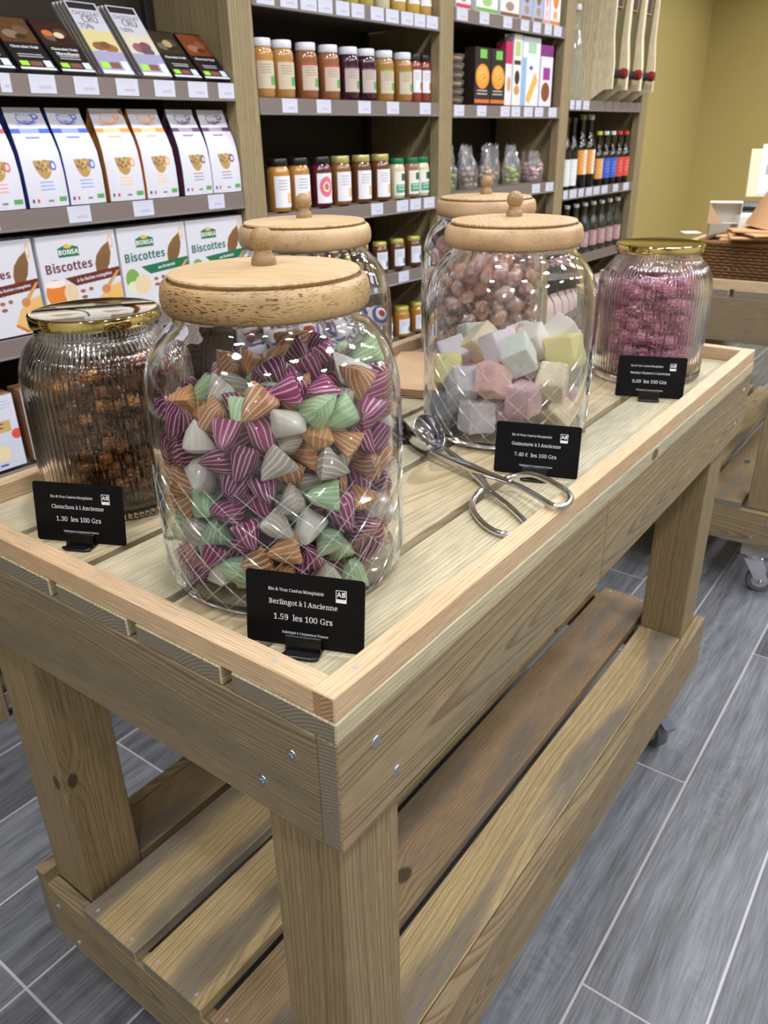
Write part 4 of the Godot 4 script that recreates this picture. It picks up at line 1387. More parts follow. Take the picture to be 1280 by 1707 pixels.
# block-bottom bag with a fold-over top
func bag_mesh(w: float, h: float, d: float, front: Material, side: Material, seed_: int) -> Mesh:
	var nn := noise(seed_, 1.0, 2)
	var F := MB.new()
	var S := MB.new()
	var prof := [[0.0, 1.0, 0.5, 0.5], [0.12, 1.0, 0.52, 0.5], [0.35, 1.0, 0.5, 0.5], [0.55, 0.99, 0.42, 0.5], [0.68, 0.97, 0.28, 0.48], [0.80, 0.94, 0.10, 0.40], [0.92, 0.92, -0.08, 0.28], [1.0, 0.91, -0.14, 0.2]]
	var fr := []
	var bk := []
	for p in prof:
		var rf := []
		var rb := []
		for s in 9:
			var u := s / 8.0 - 0.5
			var bulge: float = (1.0 - 4.0 * u * u) * 0.09 * (1.0 - p[0])
			var x: float = u * w * p[1]
			rf.append(Vector3(x, p[0] * h, d * (p[2] + bulge) + nn.get_noise_2d(u * 6.0, p[0] * 9.0) * 0.004))
			rb.append(Vector3(-x, p[0] * h, -d * p[3]))
		fr.append(rf); bk.append(rb)
	F.grid(fr)
	S.grid(bk)
	var lf := []
	var rt := []
	for k in prof.size():
		var a: Vector3 = bk[k][8]
		var b: Vector3 = fr[k][0]
		var fold: float = 0.18 * w * smoothstep(0.4, 1.0, prof[k][0])
		lf.append([a, (a + b) / 2 + Vector3(fold, 0, 0), b])
		a = fr[k][8]; b = bk[k][0]
		rt.append([a, (a + b) / 2 - Vector3(fold, 0, 0), b])
	S.grid(lf); S.grid(rt)
	for s in 8: S.quad(fr[7][s], fr[7][s + 1], bk[7][7 - s], bk[7][8 - s])
	for s in 8: S.quad(fr[0][s + 1], fr[0][s], bk[0][8 - s], bk[0][7 - s])
	var me := ArrayMesh.new()
	F.into(me, front); S.into(me, side)
	return me

# preserving jar: contents seen through glossy glass, lid, paper label round the front
func food_jar(called: String, label: String, xf: Transform3D, r: float, h: float, content: Color, lid: Color, lab: Material, group: String, tall := false, lab0 := 0.2, lab1 := 0.66) -> void:
	var t := thing(called, label, "jar", xf, group)
	var mb := MB.new()
	var n := r * (0.62 if tall else 0.8)
	var prof: Array
	if tall: prof = [Vector2(0, 0), Vector2(r * 0.9, 0), Vector2(r, 0.005), Vector2(r, h * 0.52), Vector2(r * 0.97, h * 0.62), Vector2(r * 0.86, h * 0.74), Vector2(r * 0.74, h * 0.84), Vector2(n * 1.08, h * 0.91), Vector2(n, h * 0.93)]
	else: prof = [Vector2(0, 0), Vector2(r * 0.92, 0), Vector2(r, 0.004), Vector2(r, h * 0.72), Vector2(r * 0.96, h * 0.79), Vector2(r * 0.86, h * 0.835), Vector2(n, h * 0.86)]
	mb.lathe(prof, 28)
	part(t, "filled_glass", mb.mesh(mat(content, 0.12, 0.0, 0.6)))
	var lb := MB.new()
	var y0: float = prof[prof.size() - 1].y
	var lr := n * (1.12 if tall else 1.1)
	lb.lathe([Vector2(lr * 0.97, y0), Vector2(lr, y0 + 0.002), Vector2(lr, h - 0.002), Vector2(lr * 0.96, h), Vector2(0, h)], 28)
	part(t, "lid", lb.mesh(mat(lid, 0.32, 0.35 if lid.v > 0.45 and lid.s > 0.3 else 0.0)))
	var rows := []
	for b in 2:
		var row := []
		for s in 19:
			var an := -PI / 2 - 1.15 + 2.3 * s / 18.0
			row.append(Vector3(cos(an) * (r + 0.0005), h * (lab0 if b == 0 else lab1), -sin(an) * (r + 0.0005)))
		rows.append(row)
	var q := MB.new()
	q.grid(rows)
	part(t, "paper_label", q.mesh(lab))

func bottle_mesh(r: float, h: float, m: Material, long := false) -> Mesh:
	var mb := MB.new()
	var k := 0.5 if not long else 0.6
	mb.lathe([Vector2(0, 0), Vector2(r * 0.9, 0), Vector2(r, 0.005), Vector2(r, h * k), Vector2(r * 0.94, h * (k + 0.07)), Vector2(r * 0.7, h * (k + 0.15)), Vector2(r * 0.42, h * (k + 0.23)), Vector2(r * 0.36, h * (k + 0.3)), Vector2(r * 0.34, h * 0.93), Vector2(r * 0.42, h * 0.935), Vector2(r * 0.42, h * 0.95), Vector2(0, h * 0.95)], 24)
	return mb.mesh(m)

func bottle(called: String, label: String, xf: Transform3D, r: float, h: float, m: Material, cap: Color, lab: Material, group: String, lab0 := 0.08, lab1 := 0.46) -> void:
	var t := thing(called, label, "bottle", xf, group)
	part(t, "glass", bottle_mesh(r, h, m))
	var c := MB.new()
	c.lathe([Vector2(r * 0.44, h * 0.93), Vector2(r * 0.48, h * 0.935), Vector2(r * 0.48, h * 0.995), Vector2(r * 0.4, h), Vector2(0, h)], 18)
	part(t, "cap", c.mesh(mat(cap, 0.4)))
	if lab != null:
		var rows := []
		for b in 2:
			var row := []
			for s in 17:
				var an := -PI / 2 - 1.4 + 2.8 * s / 16.0
				row.append(Vector3(cos(an) * (r + 0.0005), h * (lab0 if b == 0 else lab1), -sin(an) * (r + 0.0005)))
			rows.append(row)
		var q := MB.new()
		q.grid(rows)
		part(t, "paper_label", q.mesh(lab))

func stock_left() -> void:
	# chocolate bars leaning back in short ranks
	var dark := mat(c8(24, 18, 16), 0.45)
	var fronts := []
	for q in 7:
		var tall: bool = q == 3 or q == 4
		var p := Print.new(96, 192 if not tall else 240, c8(26, 20, 19))
		if tall:
			p = Print.new(96, 240, c8(188, 188, 198))
			p.rect(0.05, 0.02, 0.95, 0.11, c8(30, 26, 26))
			p.rect(0.0, 0.40, 1.0, 0.68, c8(200, 190, 134) if q == 3 else c8(198, 194, 170))
			if q == 3: p.oval(0.35, 0.62, 0.22, 0.06, c8(128, 88, 48)).oval(0.68, 0.64, 0.24, 0.06, c8(140, 96, 52)).oval(0.55, 0.60, 0.18, 0.05, c8(112, 72, 40))
			else: p.oval(0.36, 0.60, 0.2, 0.07, c8(140, 84, 92)).oval(0.62, 0.57, 0.2, 0.06, c8(120, 66, 78)).oval(0.62, 0.65, 0.22, 0.06, c8(96, 72, 86))
			p.rect(0.0, 0.69, 1.0, 0.95, c8(150, 150, 176))
		else:
			var ph: Color = [c8(84, 56, 30), c8(84, 56, 30), c8(50, 26, 14), c8(0, 0, 0), c8(0, 0, 0), c8(50, 40, 24), c8(122, 60, 28)][q]
			p.rect(0.0, 0.03, 1.0, 0.5, ph)
			p.oval(0.35, 0.34, 0.22, 0.08, ph.lightened(0.25)).oval(0.7, 0.25, 0.2, 0.08, ph.lightened(0.12)).oval(0.6, 0.38, 0.16, 0.05, ph.darkened(0.3))
			if q == 2: p.oval(0.62, 0.3, 0.15, 0.06, c8(214, 190, 160)).oval(0.3, 0.27, 0.16, 0.06, c8(190, 104, 44))
			if q == 5: p.oval(0.55, 0.28, 0.16, 0.08, c8(170, 150, 96))
			p.lines(0.14, 0.71, 0.86, 0.8, 2, c8(190, 190, 196), q)
		p.rect(0.08, 0.84, 0.32, 0.93, c8(158, 214, 60)).rect(0.36, 0.84, 0.7, 0.93, c8(122, 82, 70)).rect(0.76, 0.82, 0.98, 0.95, c8(206, 220, 236)).rect(0.0, 0.955, 1.0, 1.0, c8(214, 216, 232))
		fronts.append(tmat(p.im, 0.4) if q != 1 else fronts[0])
	var ink := mat(c8(226, 226, 232), 0.6)
	var blk := mat(c8(40, 38, 40), 0.6)
	var cx := [-0.128, -0.030, 0.067, 0.173, 0.284, 0.380, 0.477]
	var cn := ["half-seen dark chocolate bar at the left end", "dark chocolate bar with a golden brown picture", "dark chocolate bar with a picture of nuts", "tall pale raw chocolate bar with a yellow band", "tall pale raw chocolate bar with pink cocoa beans", "short dark chocolate bar with a nut picture beside the tall ones", "short chocolate bar with an orange picture beside the post"]
	for q in 7:
		var tall: bool = q == 3 or q == 4
		var s := Vector3(0.086, 0.20 if tall else 0.158, 0.009)
		var lean := Basis(Vector3.RIGHT, -0.66 if tall else -0.78)
		for k in range(3, -1, -1):
			var xf := sh(cx[q], 1.5035, -0.012 - k * 0.0155) * Transform3D(lean, Vector3(0, 0.0, 0))
			var o := carton("chocolate_bar", cn[q] if k == 0 else "%s one behind the %s" % [nth(k), cn[q]], "chocolate", xf, s, fronts[q], dark if not tall else mat(c8(120, 112, 104), 0.5), "chocolate bars on the top shelf")
			if k == 0:
				var z := s.z / 2 + 0.0005
				if tall:
					lettering(o, "CHOCOLAT", 0.072, Vector3(0, 0.066, z), blk, "Droid Sans")
					lettering(o, "CRU", 0.042, Vector3(0.002, 0.050, z), blk, "Droid Sans")
					lettering(o, "75%" if q == 3 else "100%", 0.036, Vector3(-0.018, 0.030, z), blk, "Droid Sans")
				elif q > 0:
					lettering(o, "Chocolat Noir", 0.066, Vector3(0, -0.012, z), ink, "Droid Serif", true)
					if q == 2: lettering(o, "Mendiant", 0.058, Vector3(0, -0.026, z), ink, "Droid Serif", true)
	# bags of muesli with a cup printed on them
	var kinds := [["red", c8(222, 74, 82)], ["blue", c8(58, 92, 200)], ["orange", c8(236, 152, 62)], ["purple", c8(88, 50, 92)]]
	var bags := []
	for kd in kinds:
		var c: Color = kd[1]
		var p := Print.new(128, 256, c8(214, 214, 222))
		p.oval(0.5, 0.165, 0.24, 0.085, c, 0.88, -0.1).oval(0.5, 0.13, 0.24, 0.02, c, 0.7).oval(0.77, 0.15, 0.09, 0.04, c, 0.6)
		p.rect(0.0, 0.30, 1.0, 0.355, c).rect(0.24, 0.30, 0.72, 0.355, c.lightened(0.45))
		p.rect(0.3, 0.395, 0.66, 0.415, c.lightened(0.2)).lines(0.25, 0.43, 0.78, 0.54, 5, c8(208, 210, 222), 5)
		p.oval(0.50, 0.625, 0.23, 0.13, c8(176, 140, 78), 0.0, 0.0).speck(0.34, 0.632, 0.66, 0.70, [c8(206, 172, 104), c8(140, 104, 56), c8(108, 92, 60), c8(196, 160, 96)], 46, 0.025, 8)
		p.oval(0.75, 0.665, 0.08, 0.035, c, 0.6)
		p.lines(0.28, 0.77, 0.72, 0.84, 3, c.lightened(0.4), 6)
		p.rect(0.08, 0.90, 0.13, 0.945, c8(40, 60, 140)).rect(0.2, 0.90, 0.25, 0.945, c8(206, 60, 60)).rect(0.46, 0.915, 0.6, 0.94, c8(120, 122, 130)).rect(0.74, 0.885, 0.96, 0.945, c8(92, 164, 84))
		bags.append(tmat(p.im, 0.5))
	var bx := [[-0.176, 0], [-0.068, 1], [0.032, 1], [0.146, 2], [0.252, 2], [0.368, 3], [0.4715, 3]]
	for q in bx.size():
		var kd: Array = kinds[bx[q][1]]
		var o := whole("muesli_bag", bag_mesh(0.098, 0.205, 0.072, bags[bx[q][1]], mat((kd[1] as Color).darkened(0.15), 0.5), 30 + q), "white paper muesli bag with %s band, %s bag along the shelf" % [kd[0], nth(q)], "bag", sh(bx[q][0], 1.2305, -0.044, 0.04 * (q % 3 - 1)), "white muesli bags")
		lettering(o, "La Muesli", 0.042, Vector3(-0.004, 0.1755, 0.010), mat(kd[1], 0.6), "Droid Sans", true, Basis(Vector3.RIGHT, -0.28))
	# rusk boxes
	var rusk := []
	for q in 2:
		var band := c8(104, 42, 30) if q == 0 else c8(28, 110, 72)
		var p := Print.new(224, 256, c8(216, 215, 222))
		p.poly([Vector2(0.24, 0.14), Vector2(0.36, 0.10), Vector2(0.5, 0.14), Vector2(0.5, 0.24), Vector2(0.24, 0.24)], c8(30, 112, 70)).oval(0.37, 0.125, 0.05, 0.02, c8(220, 190, 60))
		p.oval(0.93, 0.12, 0.035, 0.08, c8(220, 188, 130), 0.6)
		p.poly([Vector2(0.69, 0.455), Vector2(0.685, 0.36), Vector2(0.72, 0.26), Vector2(0.80, 0.18), Vector2(0.90, 0.12), Vector2(0.915, 0.25), Vector2(0.88, 0.37), Vector2(0.82, 0.45)], c8(128, 92, 54))
		for k in 5: p.rect(0.72 + k * 0.032, 0.28, 0.726 + k * 0.032, 0.44, c8(96, 66, 36))
		p.poly([Vector2(0.27, 0.47), Vector2(1.0, 0.42), Vector2(1.0, 0.53), Vector2(0.4, 0.57)], band)
		if q == 0:
			p.oval(0.14, 0.62, 0.13, 0.15, c8(222, 128, 50)).oval(0.14, 0.52, 0.13, 0.04, c8(240, 226, 214)).oval(0.32, 0.64, 0.09, 0.1, c8(226, 200, 160))
		else:
			p.oval(0.13, 0.60, 0.10, 0.12, c8(122, 168, 76)).oval(0.13, 0.70, 0.09, 0.07, c8(220, 226, 190)).oval(0.27, 0.68, 0.12, 0.12, c8(228, 206, 168))
		p.oval(0.47, 0.64, 0.035, 0.02, c8(160, 100, 60)).oval(0.58, 0.63, 0.03, 0.022, c8(160, 100, 60)).oval(0.48, 0.71, 0.04, 0.02, c8(150, 92, 54))
		p.poly([Vector2(0.60, 0.88), Vector2(0.68, 0.74), Vector2(0.80, 0.64), Vector2(1.0, 0.60), Vector2(1.0, 0.96), Vector2(0.74, 0.96)], c8(226, 184, 118))
		p.poly([Vector2(0.60, 0.88), Vector2(0.74, 0.96), Vector2(1.0, 0.96), Vector2(1.0, 0.99), Vector2(0.72, 0.99), Vector2(0.58, 0.9)], c8(186, 118, 56))
		p.poly([Vector2(0.96, 0.46), Vector2(1.0, 0.46), Vector2(0.80, 0.68), Vector2(0.74, 0.66)], c8(206, 156, 92)).oval(0.78, 0.66, 0.06, 0.05, c8(206, 132, 76)).oval(0.88, 0.76, 0.08, 0.04, c8(240, 178, 70))
		rusk.append(tmat(p.im, 0.45))
	var rx := [[-0.312, -0.128, 0], [-0.120, 0.094, 0], [0.098, 0.312, 1], [0.314, 0.520, 1]]
	for q in 4:
		var r: Array = rx[q]
		var w: float = r[1] - r[0]
		var o := carton("rusk_box", ["white rusk box with brown band, cut off by the picture's left edge", "white rusk box with brown band and honey glass", "white rusk box with green band and green glass", "white rusk box with green band beside the post"][q], "box", sh((r[0] + r[1]) / 2, 0.9575, -0.055), Vector3(w - 0.002, 0.209, 0.08), rusk[r[2]], mat(c8(216, 215, 222), 0.5), "white rusk boxes")
		var z := 0.0408
		var col := c8(110, 52, 60) if r[2] == 0 else c8(40, 108, 90)
		lettering(o, "Biscottes", w * 0.58, Vector3(-w * 0.15, 0.032, z), mat(col, 0.6), "Droid Sans", true, Basis(Vector3.BACK, 0.03))
		lettering(o, "BONSA", w * 0.24, Vector3(-w * 0.13, 0.065, z), W.white, "Droid Sans", true)
		lettering(o, "à la farine complète" if r[2] == 0 else "au froment", w * (0.46 if r[2] == 0 else 0.26), Vector3(w * 0.15, 0.0005, z), W.white, "Droid Serif", true, Basis(Vector3.BACK, 0.07))
	# cracker box on the shelf below
	var cp := Print.new(160, 224, c8(214, 216, 228))
	cp.oval(0.3, 0.15, 0.2, 0.13, c8(74, 84, 106)).lines(0.14, 0.1, 0.46, 0.22, 3, c8(200, 204, 216), 2).lines(0.56, 0.08, 0.95, 0.2, 3, c8(190, 192, 206), 4)
	cp.rect(0.1, 0.34, 0.86, 0.5, c8(206, 172, 106)).lines(0.2, 0.37, 0.76, 0.47, 2, c8(120, 88, 44), 7).oval(0.94, 0.55, 0.1, 0.07, c8(226, 84, 70))
	cp.oval(0.28, 0.78, 0.12, 0.14, c8(226, 206, 160)).oval(0.42, 0.77, 0.13, 0.13, c8(236, 214, 166)).oval(0.58, 0.78, 0.17, 0.11, c8(242, 222, 174)).rect(0.18, 0.93, 0.3, 0.97, c8(90, 180, 110)).rect(0.3, 0.93, 0.42, 0.97, c8(240, 170, 60)).rect(0.5, 0.93, 0.66, 0.96, c8(70, 80, 150))
	var crk := tmat(cp.im, 0.5)
	for k in 3:
		carton("cracker_box", ["white cracker box with a beige band on the low shelf behind the ribbed jar", "second white cracker box, farther along the low shelf", "third white cracker box, farther along the low shelf"][k], "box", sh(-0.315 + k * 0.15, 0.651, -0.05), Vector3(0.13, 0.18, 0.06), crk, mat(c8(150, 110, 80), 0.6), "white cracker boxes")
	carton("green_packet", "bright green packet on the low shelf behind the ribbed jar", "packet", sh(0.14, 0.651, -0.06), Vector3(0.12, 0.14, 0.06), mat(c8(120, 190, 60), 0.5), mat(c8(96, 160, 50), 0.5))

func label_print(bg: Color, a: Color, b: Color, seed_: int) -> StandardMaterial3D:
	var p := Print.new(64, 64, bg)
	p.lines(0.12, 0.14, 0.6, 0.5, 4, bg.darkened(0.28), seed_).rect(0.5, 0.55, 0.9, 0.88, a).rect(0.0, 0.0, 1.0, 0.07, b)
	return tmat(p.im, 0.6)

func stock_middle() -> void:
	# white-lidded compote jars
	var L := {"beige": label_print(c8(206, 190, 164), c8(92, 168, 92), c8(206, 190, 164), 1), "red": label_print(c8(206, 186, 166), c8(92, 168, 92), c8(190, 70, 66), 2), "plum": label_print(c8(196, 180, 170), c8(92, 160, 100), c8(110, 70, 96), 3), "green": label_print(c8(204, 190, 166), c8(96, 172, 90), c8(130, 170, 80), 4)}
	var lw := label_print(c8(232, 232, 240), c8(214, 120, 80), c8(232, 232, 240), 5)
	var row := [[0.680, c8(188, 138, 74), "beige", "amber"], [0.762, c8(182, 134, 76), "beige", "amber"], [0.863, c8(150, 96, 62), "red", "russet"], [0.962, c8(152, 98, 64), "red", "russet"], [1.056, c8(62, 28, 44), "plum", "dark plum"], [1.142, c8(60, 26, 42), "plum", "dark plum"], [1.236, c8(172, 126, 64), "green", "golden"], [1.338, c8(170, 124, 64), "green", "golden"]]
	for k in row.size():
		var r: Array = row[k]
		food_jar("compote_jar", "white-lidded jar of %s compote, %s of its row" % [r[3], nth(k)], sh(r[0], 1.469, -0.055), 0.0345, 0.147, r[1], c8(222, 224, 232), L[r[2]], "white-lidded compote jars", false, 0.15, 0.62)
	for k in 2:
		food_jar("sauce_jar", "small dark-lidded jar of red sauce, %s from the post" % ["second", "first"][k], sh(1.405 + k * 0.055, 1.469, -0.05), 0.023, 0.145, c8(142, 66, 52), c8(30, 26, 26), lw, "small dark-lidded sauce jars", false, 0.2, 0.68)
	# second rank behind, seen between the front ones
	# spreads on the next shelf
	var wl := label_print(c8(236, 236, 240), c8(226, 190, 140), c8(236, 236, 240), 6)
	var pk := Print.new(64, 64, c8(238, 236, 240))
	pk.oval(0.4, 0.45, 0.3, 0.34, c8(226, 110, 130), 0.5).oval(0.4, 0.45, 0.1, 0.12, c8(180, 120, 80)).rect(0.72, 0.7, 0.9, 0.92, c8(206, 60, 70))
	var pkm := tmat(pk.im, 0.6)
	var gl := Print.new(64, 64, c8(232, 232, 220))
	gl.rect(0.4, 0.1, 0.8, 0.4, c8(40, 92, 70)).rect(0.1, 0.55, 0.9, 0.9, c8(70, 160, 120)).lines(0.15, 0.6, 0.85, 0.85, 2, c8(200, 220, 206), 3)
	var glm := tmat(gl.im, 0.6)
	var sp := [[0.715, c8(190, 136, 60), c8(24, 22, 24), wl, "amber spread with black lid", 0], [0.803, c8(184, 130, 58), c8(24, 22, 24), wl, "amber spread with black lid", 0], [0.903, c8(92, 30, 44), c8(30, 22, 26), pkm, "dark red spread with a pink circle label", 0],
		[1.000, c8(142, 98, 52), c8(190, 178, 112), wl, "tan nut butter with gold lid", 1], [1.105, c8(112, 70, 38), c8(190, 178, 112), wl, "brown nut butter with gold lid", 1], [1.208, c8(108, 68, 40), c8(190, 178, 112), wl, "brown nut butter with gold lid", 1],
		[1.302, c8(214, 204, 160), c8(24, 112, 66), glm, "cream spread with green lid", 2], [1.388, c8(150, 110, 84), c8(24, 112, 66), glm, "beige spread with green lid", 2], [1.452, c8(216, 208, 170), c8(24, 112, 66), glm, "cream spread with green lid", 2]]
	for k in sp.size():
		var r: Array = sp[k]
		food_jar("spread_jar", "jar of %s, %s of its row" % [r[4], nth(k)], sh(r[0], 1.161, -0.055), 0.0345 if r[5] < 2 else 0.029, 0.147 if r[5] < 2 else 0.131, r[1], r[2], r[3], "jars of spread", false, 0.08, 0.68)
	# small gold-lidded jars lower down
	var wl2 := label_print(c8(224, 226, 236), c8(120, 130, 150), c8(224, 226, 236), 8)
	for k in 8:
		food_jar("small_jar", "small gold-lidded jar with white label, %s on its shelf" % nth(k), sh(0.68 + k * 0.102, 0.918, -0.05), 0.029, 0.105, c8(96, 60, 34), c8(206, 190, 96), wl2, "small gold-lidded jars", false, 0.12, 0.68)
	for k in 8:
		food_jar("honey_jar", "gold-lidded honey jar on the lowest visible shelf, %s along" % nth(k), sh(0.68 + k * 0.106, 0.665, -0.05), 0.032, 0.11, c8(176, 118, 44), c8(206, 190, 96), wl2, "gold-lidded honey jars", false, 0.1, 0.6)
	# bottoms of jars on the topmost shelf
	var tj := [[0.70, c8(176, 150, 70)], [0.80, c8(176, 150, 70)], [0.90, c8(190, 170, 110)], [0.99, c8(190, 170, 110)], [1.066, c8(188, 168, 90)], [1.140, c8(188, 168, 90)], [1.222, c8(214, 204, 164)], [1.306, c8(204, 170, 80)], [1.385, c8(204, 170, 80)], [1.453, c8(196, 162, 84)]]
	for k in tj.size():
		food_jar("pickle_jar", "pale yellow jar on the topmost shelf, %s of its row" % nth(k), sh(tj[k][0], 1.729, -0.05), 0.029, 0.14, tj[k][1], c8(220, 214, 190), wl, "pale jars on the topmost shelf", false, 0.2, 0.7)

func stock_third() -> void:
	var wht := mat(c8(228, 228, 232), 0.5)
	# cartons on the topmost shelf
	var top := [[1.60, 1.70, c8(232, 230, 234), c8(206, 60, 84)], [1.732, 1.885, c8(234, 234, 234), c8(120, 176, 70)], [1.900, 2.045, c8(234, 232, 228), c8(128, 84, 54)], [2.058, 2.148, c8(170, 180, 216), c8(140, 96, 54)], [2.159, 2.238, c8(170, 180, 216), c8(140, 96, 54)], [2.245, 2.293, c8(236, 220, 228), c8(230, 150, 170)], [2.297, 2.388, c8(234, 234, 230), c8(222, 130, 56)]]
	var last: Material = null
	for k in top.size():
		var r: Array = top[k]
		var p := Print.new(64, 128, r[2])
		p.oval(0.5, 0.5, 0.28, 0.2, r[3]).lines(0.15, 0.08, 0.85, 0.22, 2, (r[3] as Color).lightened(0.2), k).rect(0.0, 0.93, 1.0, 1.0, r[3]).oval(0.5, 0.82, 0.22, 0.08, (r[3] as Color).lightened(0.3))
		if k != 4: last = tmat(p.im, 0.5)
		carton("biscuit_carton", "pale carton on the topmost shelf of the third bay, %s along" % nth(k), "box", sh((r[0] + r[1]) / 2, 1.767, -0.04), Vector3(r[1] - r[0] - 0.004, 0.19, 0.05), last, wht, "cartons on the topmost shelf")
	# clear trays piled up
	for k in 6:
		var t := thing("clear_tray", "clear plastic tray of brown treats, %s from the bottom of its pile" % nth(k), "tray", sh(1.655, 1.4655 + k * 0.0275, -0.06), "piled clear trays")
		var mb := MB.new()
		mb.lathe([Vector2(0.0, 0.001), Vector2(0.035, 0.001), Vector2(0.042, 0.012), Vector2(0.044, 0.024), Vector2(0.040, 0.026), Vector2(0.0, 0.0262)], 24)
		part(t, "shell", mb.mesh(glass(c8(220, 220, 214), 0.12)))
		part(t, "contents", lump(mat([c8(140, 100, 64), c8(116, 84, 60), c8(168, 128, 86)][k % 3], 0.5), 300 + k, 0.2, 12, Vector3(0.036, 0.010, 0.036)), at(Vector3(0, 0.012, 0)))
	# biscuit boxes
	var p := Print.new(80, 256, c8(34, 26, 22))
	p.rect(0.32, 0.03, 0.78, 0.19, c8(126, 196, 84)).oval(0.5, 0.5, 0.46, 0.22, c8(226, 150, 54)).oval(0.5, 0.47, 0.34, 0.15, c8(240, 176, 80)).speck(0.25, 0.4, 0.75, 0.6, [c8(206, 124, 40), c8(246, 196, 110)], 20, 0.05, 3).rect(0.0, 0.72, 1.0, 0.9, c8(40, 32, 30)).lines(0.1, 0.74, 0.9, 0.86, 2, c8(190, 186, 180), 2).rect(0.0, 0.91, 1.0, 0.98, c8(216, 110, 60))
	var orange := tmat(p.im, 0.45)
	for k in 2:
		carton("biscuit_box", "black box with a round orange biscuit, %s of the pair" % nth(k), "box", sh(1.800 + k * 0.114, 1.4655, -0.045), Vector3(0.108, 0.192, 0.05), orange, mat(c8(40, 30, 24), 0.5), "black biscuit boxes")
	carton("biscuit_box", "box with a pink top and white front behind the black biscuit boxes", "box", sh(1.9955, 1.4655, -0.045), Vector3(0.052, 0.222, 0.046), tmat(Print.new(64, 160, c8(232, 226, 226)).rect(0, 0, 1, 0.34, c8(196, 40, 88)).oval(0.6, 0.66, 0.3, 0.12, c8(206, 160, 100)).im, 0.5), mat(c8(180, 36, 80), 0.5))
	carton("biscuit_box", "slim tall white box with a dark oval picture", "box", sh(2.056, 1.4655, -0.04), Vector3(0.066, 0.252, 0.045), tmat(Print.new(64, 200, c8(230, 230, 224)).rect(0.2, 0.1, 0.8, 0.3, c8(176, 206, 120)).oval(0.5, 0.6, 0.3, 0.1, c8(50, 34, 26)).oval(0.5, 0.78, 0.34, 0.07, c8(196, 150, 90)).rect(0.1, 0.36, 0.9, 0.42, c8(60, 44, 40)).im, 0.5), wht)
	carton("biscuit_box", "white and blue box with a yellow wedge picture", "box", sh(2.172, 1.4655, -0.045), Vector3(0.148, 0.25, 0.05), tmat(Print.new(80, 200, c8(228, 232, 240)).rect(0, 0.3, 0.24, 1.0, c8(150, 180, 220)).poly([Vector2(0.75, 0.5), Vector2(0.9, 0.62), Vector2(0.45, 0.97), Vector2(0.25, 0.9)], c8(226, 178, 76)).rect(0.3, 0.08, 0.75, 0.24, c8(170, 206, 170)).oval(0.5, 0.44, 0.1, 0.03, c8(60, 90, 190)).im, 0.5), mat(c8(200, 214, 236), 0.5))
	carton("biscuit_box", "purple and white box with chocolate biscuits beside the post", "box", sh(2.305, 1.4655, -0.045), Vector3(0.11, 0.228, 0.05), tmat(Print.new(80, 200, c8(230, 224, 234)).rect(0, 0, 1, 0.18, c8(130, 40, 122)).rect(0.25, 0.36, 0.8, 0.56, c8(150, 50, 140)).oval(0.5, 0.76, 0.34, 0.16, c8(130, 74, 46)).im, 0.5), mat(c8(120, 36, 112), 0.5))
	# cellophane bags gathered at the top
	var crinkle := noise(77, 1.0, 2)
	var film := glass(c8(230, 232, 236), 0.10, 0.05)
	var cb := [[1.63, c8(120, 160, 44), "green"], [1.70, c8(206, 96, 100), "red"], [1.78, c8(150, 130, 110), "beige"], [1.86, c8(120, 84, 60), "brown"], [1.94, c8(176, 140, 96), "tan"], [2.03, c8(206, 214, 200), "white"], [2.12, c8(150, 170, 70), "lime"], [2.22, c8(200, 120, 130), "pink"], [2.32, c8(196, 150, 150), "rose"], [2.365, c8(176, 130, 110), "amber"]]
	for k in cb.size():
		var r: Array = cb[k]
		var t := thing("cellophane_bag", "gathered cellophane bag of %s sweets in the third bay" % r[2], "bag", sh(r[0], 1.165, -0.06 - 0.075 * (k % 2), 0.3 * sin(k * 3.0)), "cellophane bags of sweets")
		var inside := MB.new()
		var gg := RandomNumberGenerator.new()
		gg.seed = 500 + k
		for q in 16:
			var cpos := Vector3(gg.randf_range(-0.026, 0.026), 0.0165 + 0.018 * (q / 5) + gg.randf_range(-0.004, 0.004), gg.randf_range(-0.016, 0.016))
			var rows2 := []
			for b in 6:
				var th := PI * b / 5.0 - PI / 2
				var row2 := []
				for s in 9:
					var an2 := TAU * s / 8.0
					row2.append(cpos + Vector3(cos(th) * cos(an2), sin(th) * 0.8, -cos(th) * sin(an2)) * 0.0125)
				rows2.append(row2)
			inside.grid(rows2, true)
		part(t, "contents", inside.mesh(mat(r[1], 0.45)))
		var rows := []
		var hh := 0.155 if k < 7 else 0.125
		for b in 11:
			var f := b / 10.0
			var row := []
			for s in 29:
				var an := TAU * s / 28.0
				var rr := lerpf(0.042, 0.048, minf(f * 3.0, 1.0)) if f < 0.5 else lerpf(0.048, 0.030, (f - 0.5) * 2.0)
				var flat := lerpf(0.72, 0.06, smoothstep(0.35, 0.85, f))
				var cr := crinkle.get_noise_3d(cos(an) * 2.8 + k * 9.0, f * 7.0, sin(an) * 2.8)
				row.append(Vector3(cos(an) * rr * (1.0 + 0.16 * cr) + 0.02 * (f * f) * sin(k * 2.0), 0.001 + f * hh * (1.0 + (0.2 * cr if b == 10 else 0.0)), -sin(an) * rr * flat + 0.022 * cr * f))
			rows.append(row)
		var mb := MB.new()
		mb.grid(rows, true)
		part(t, "film", mb.mesh(film))

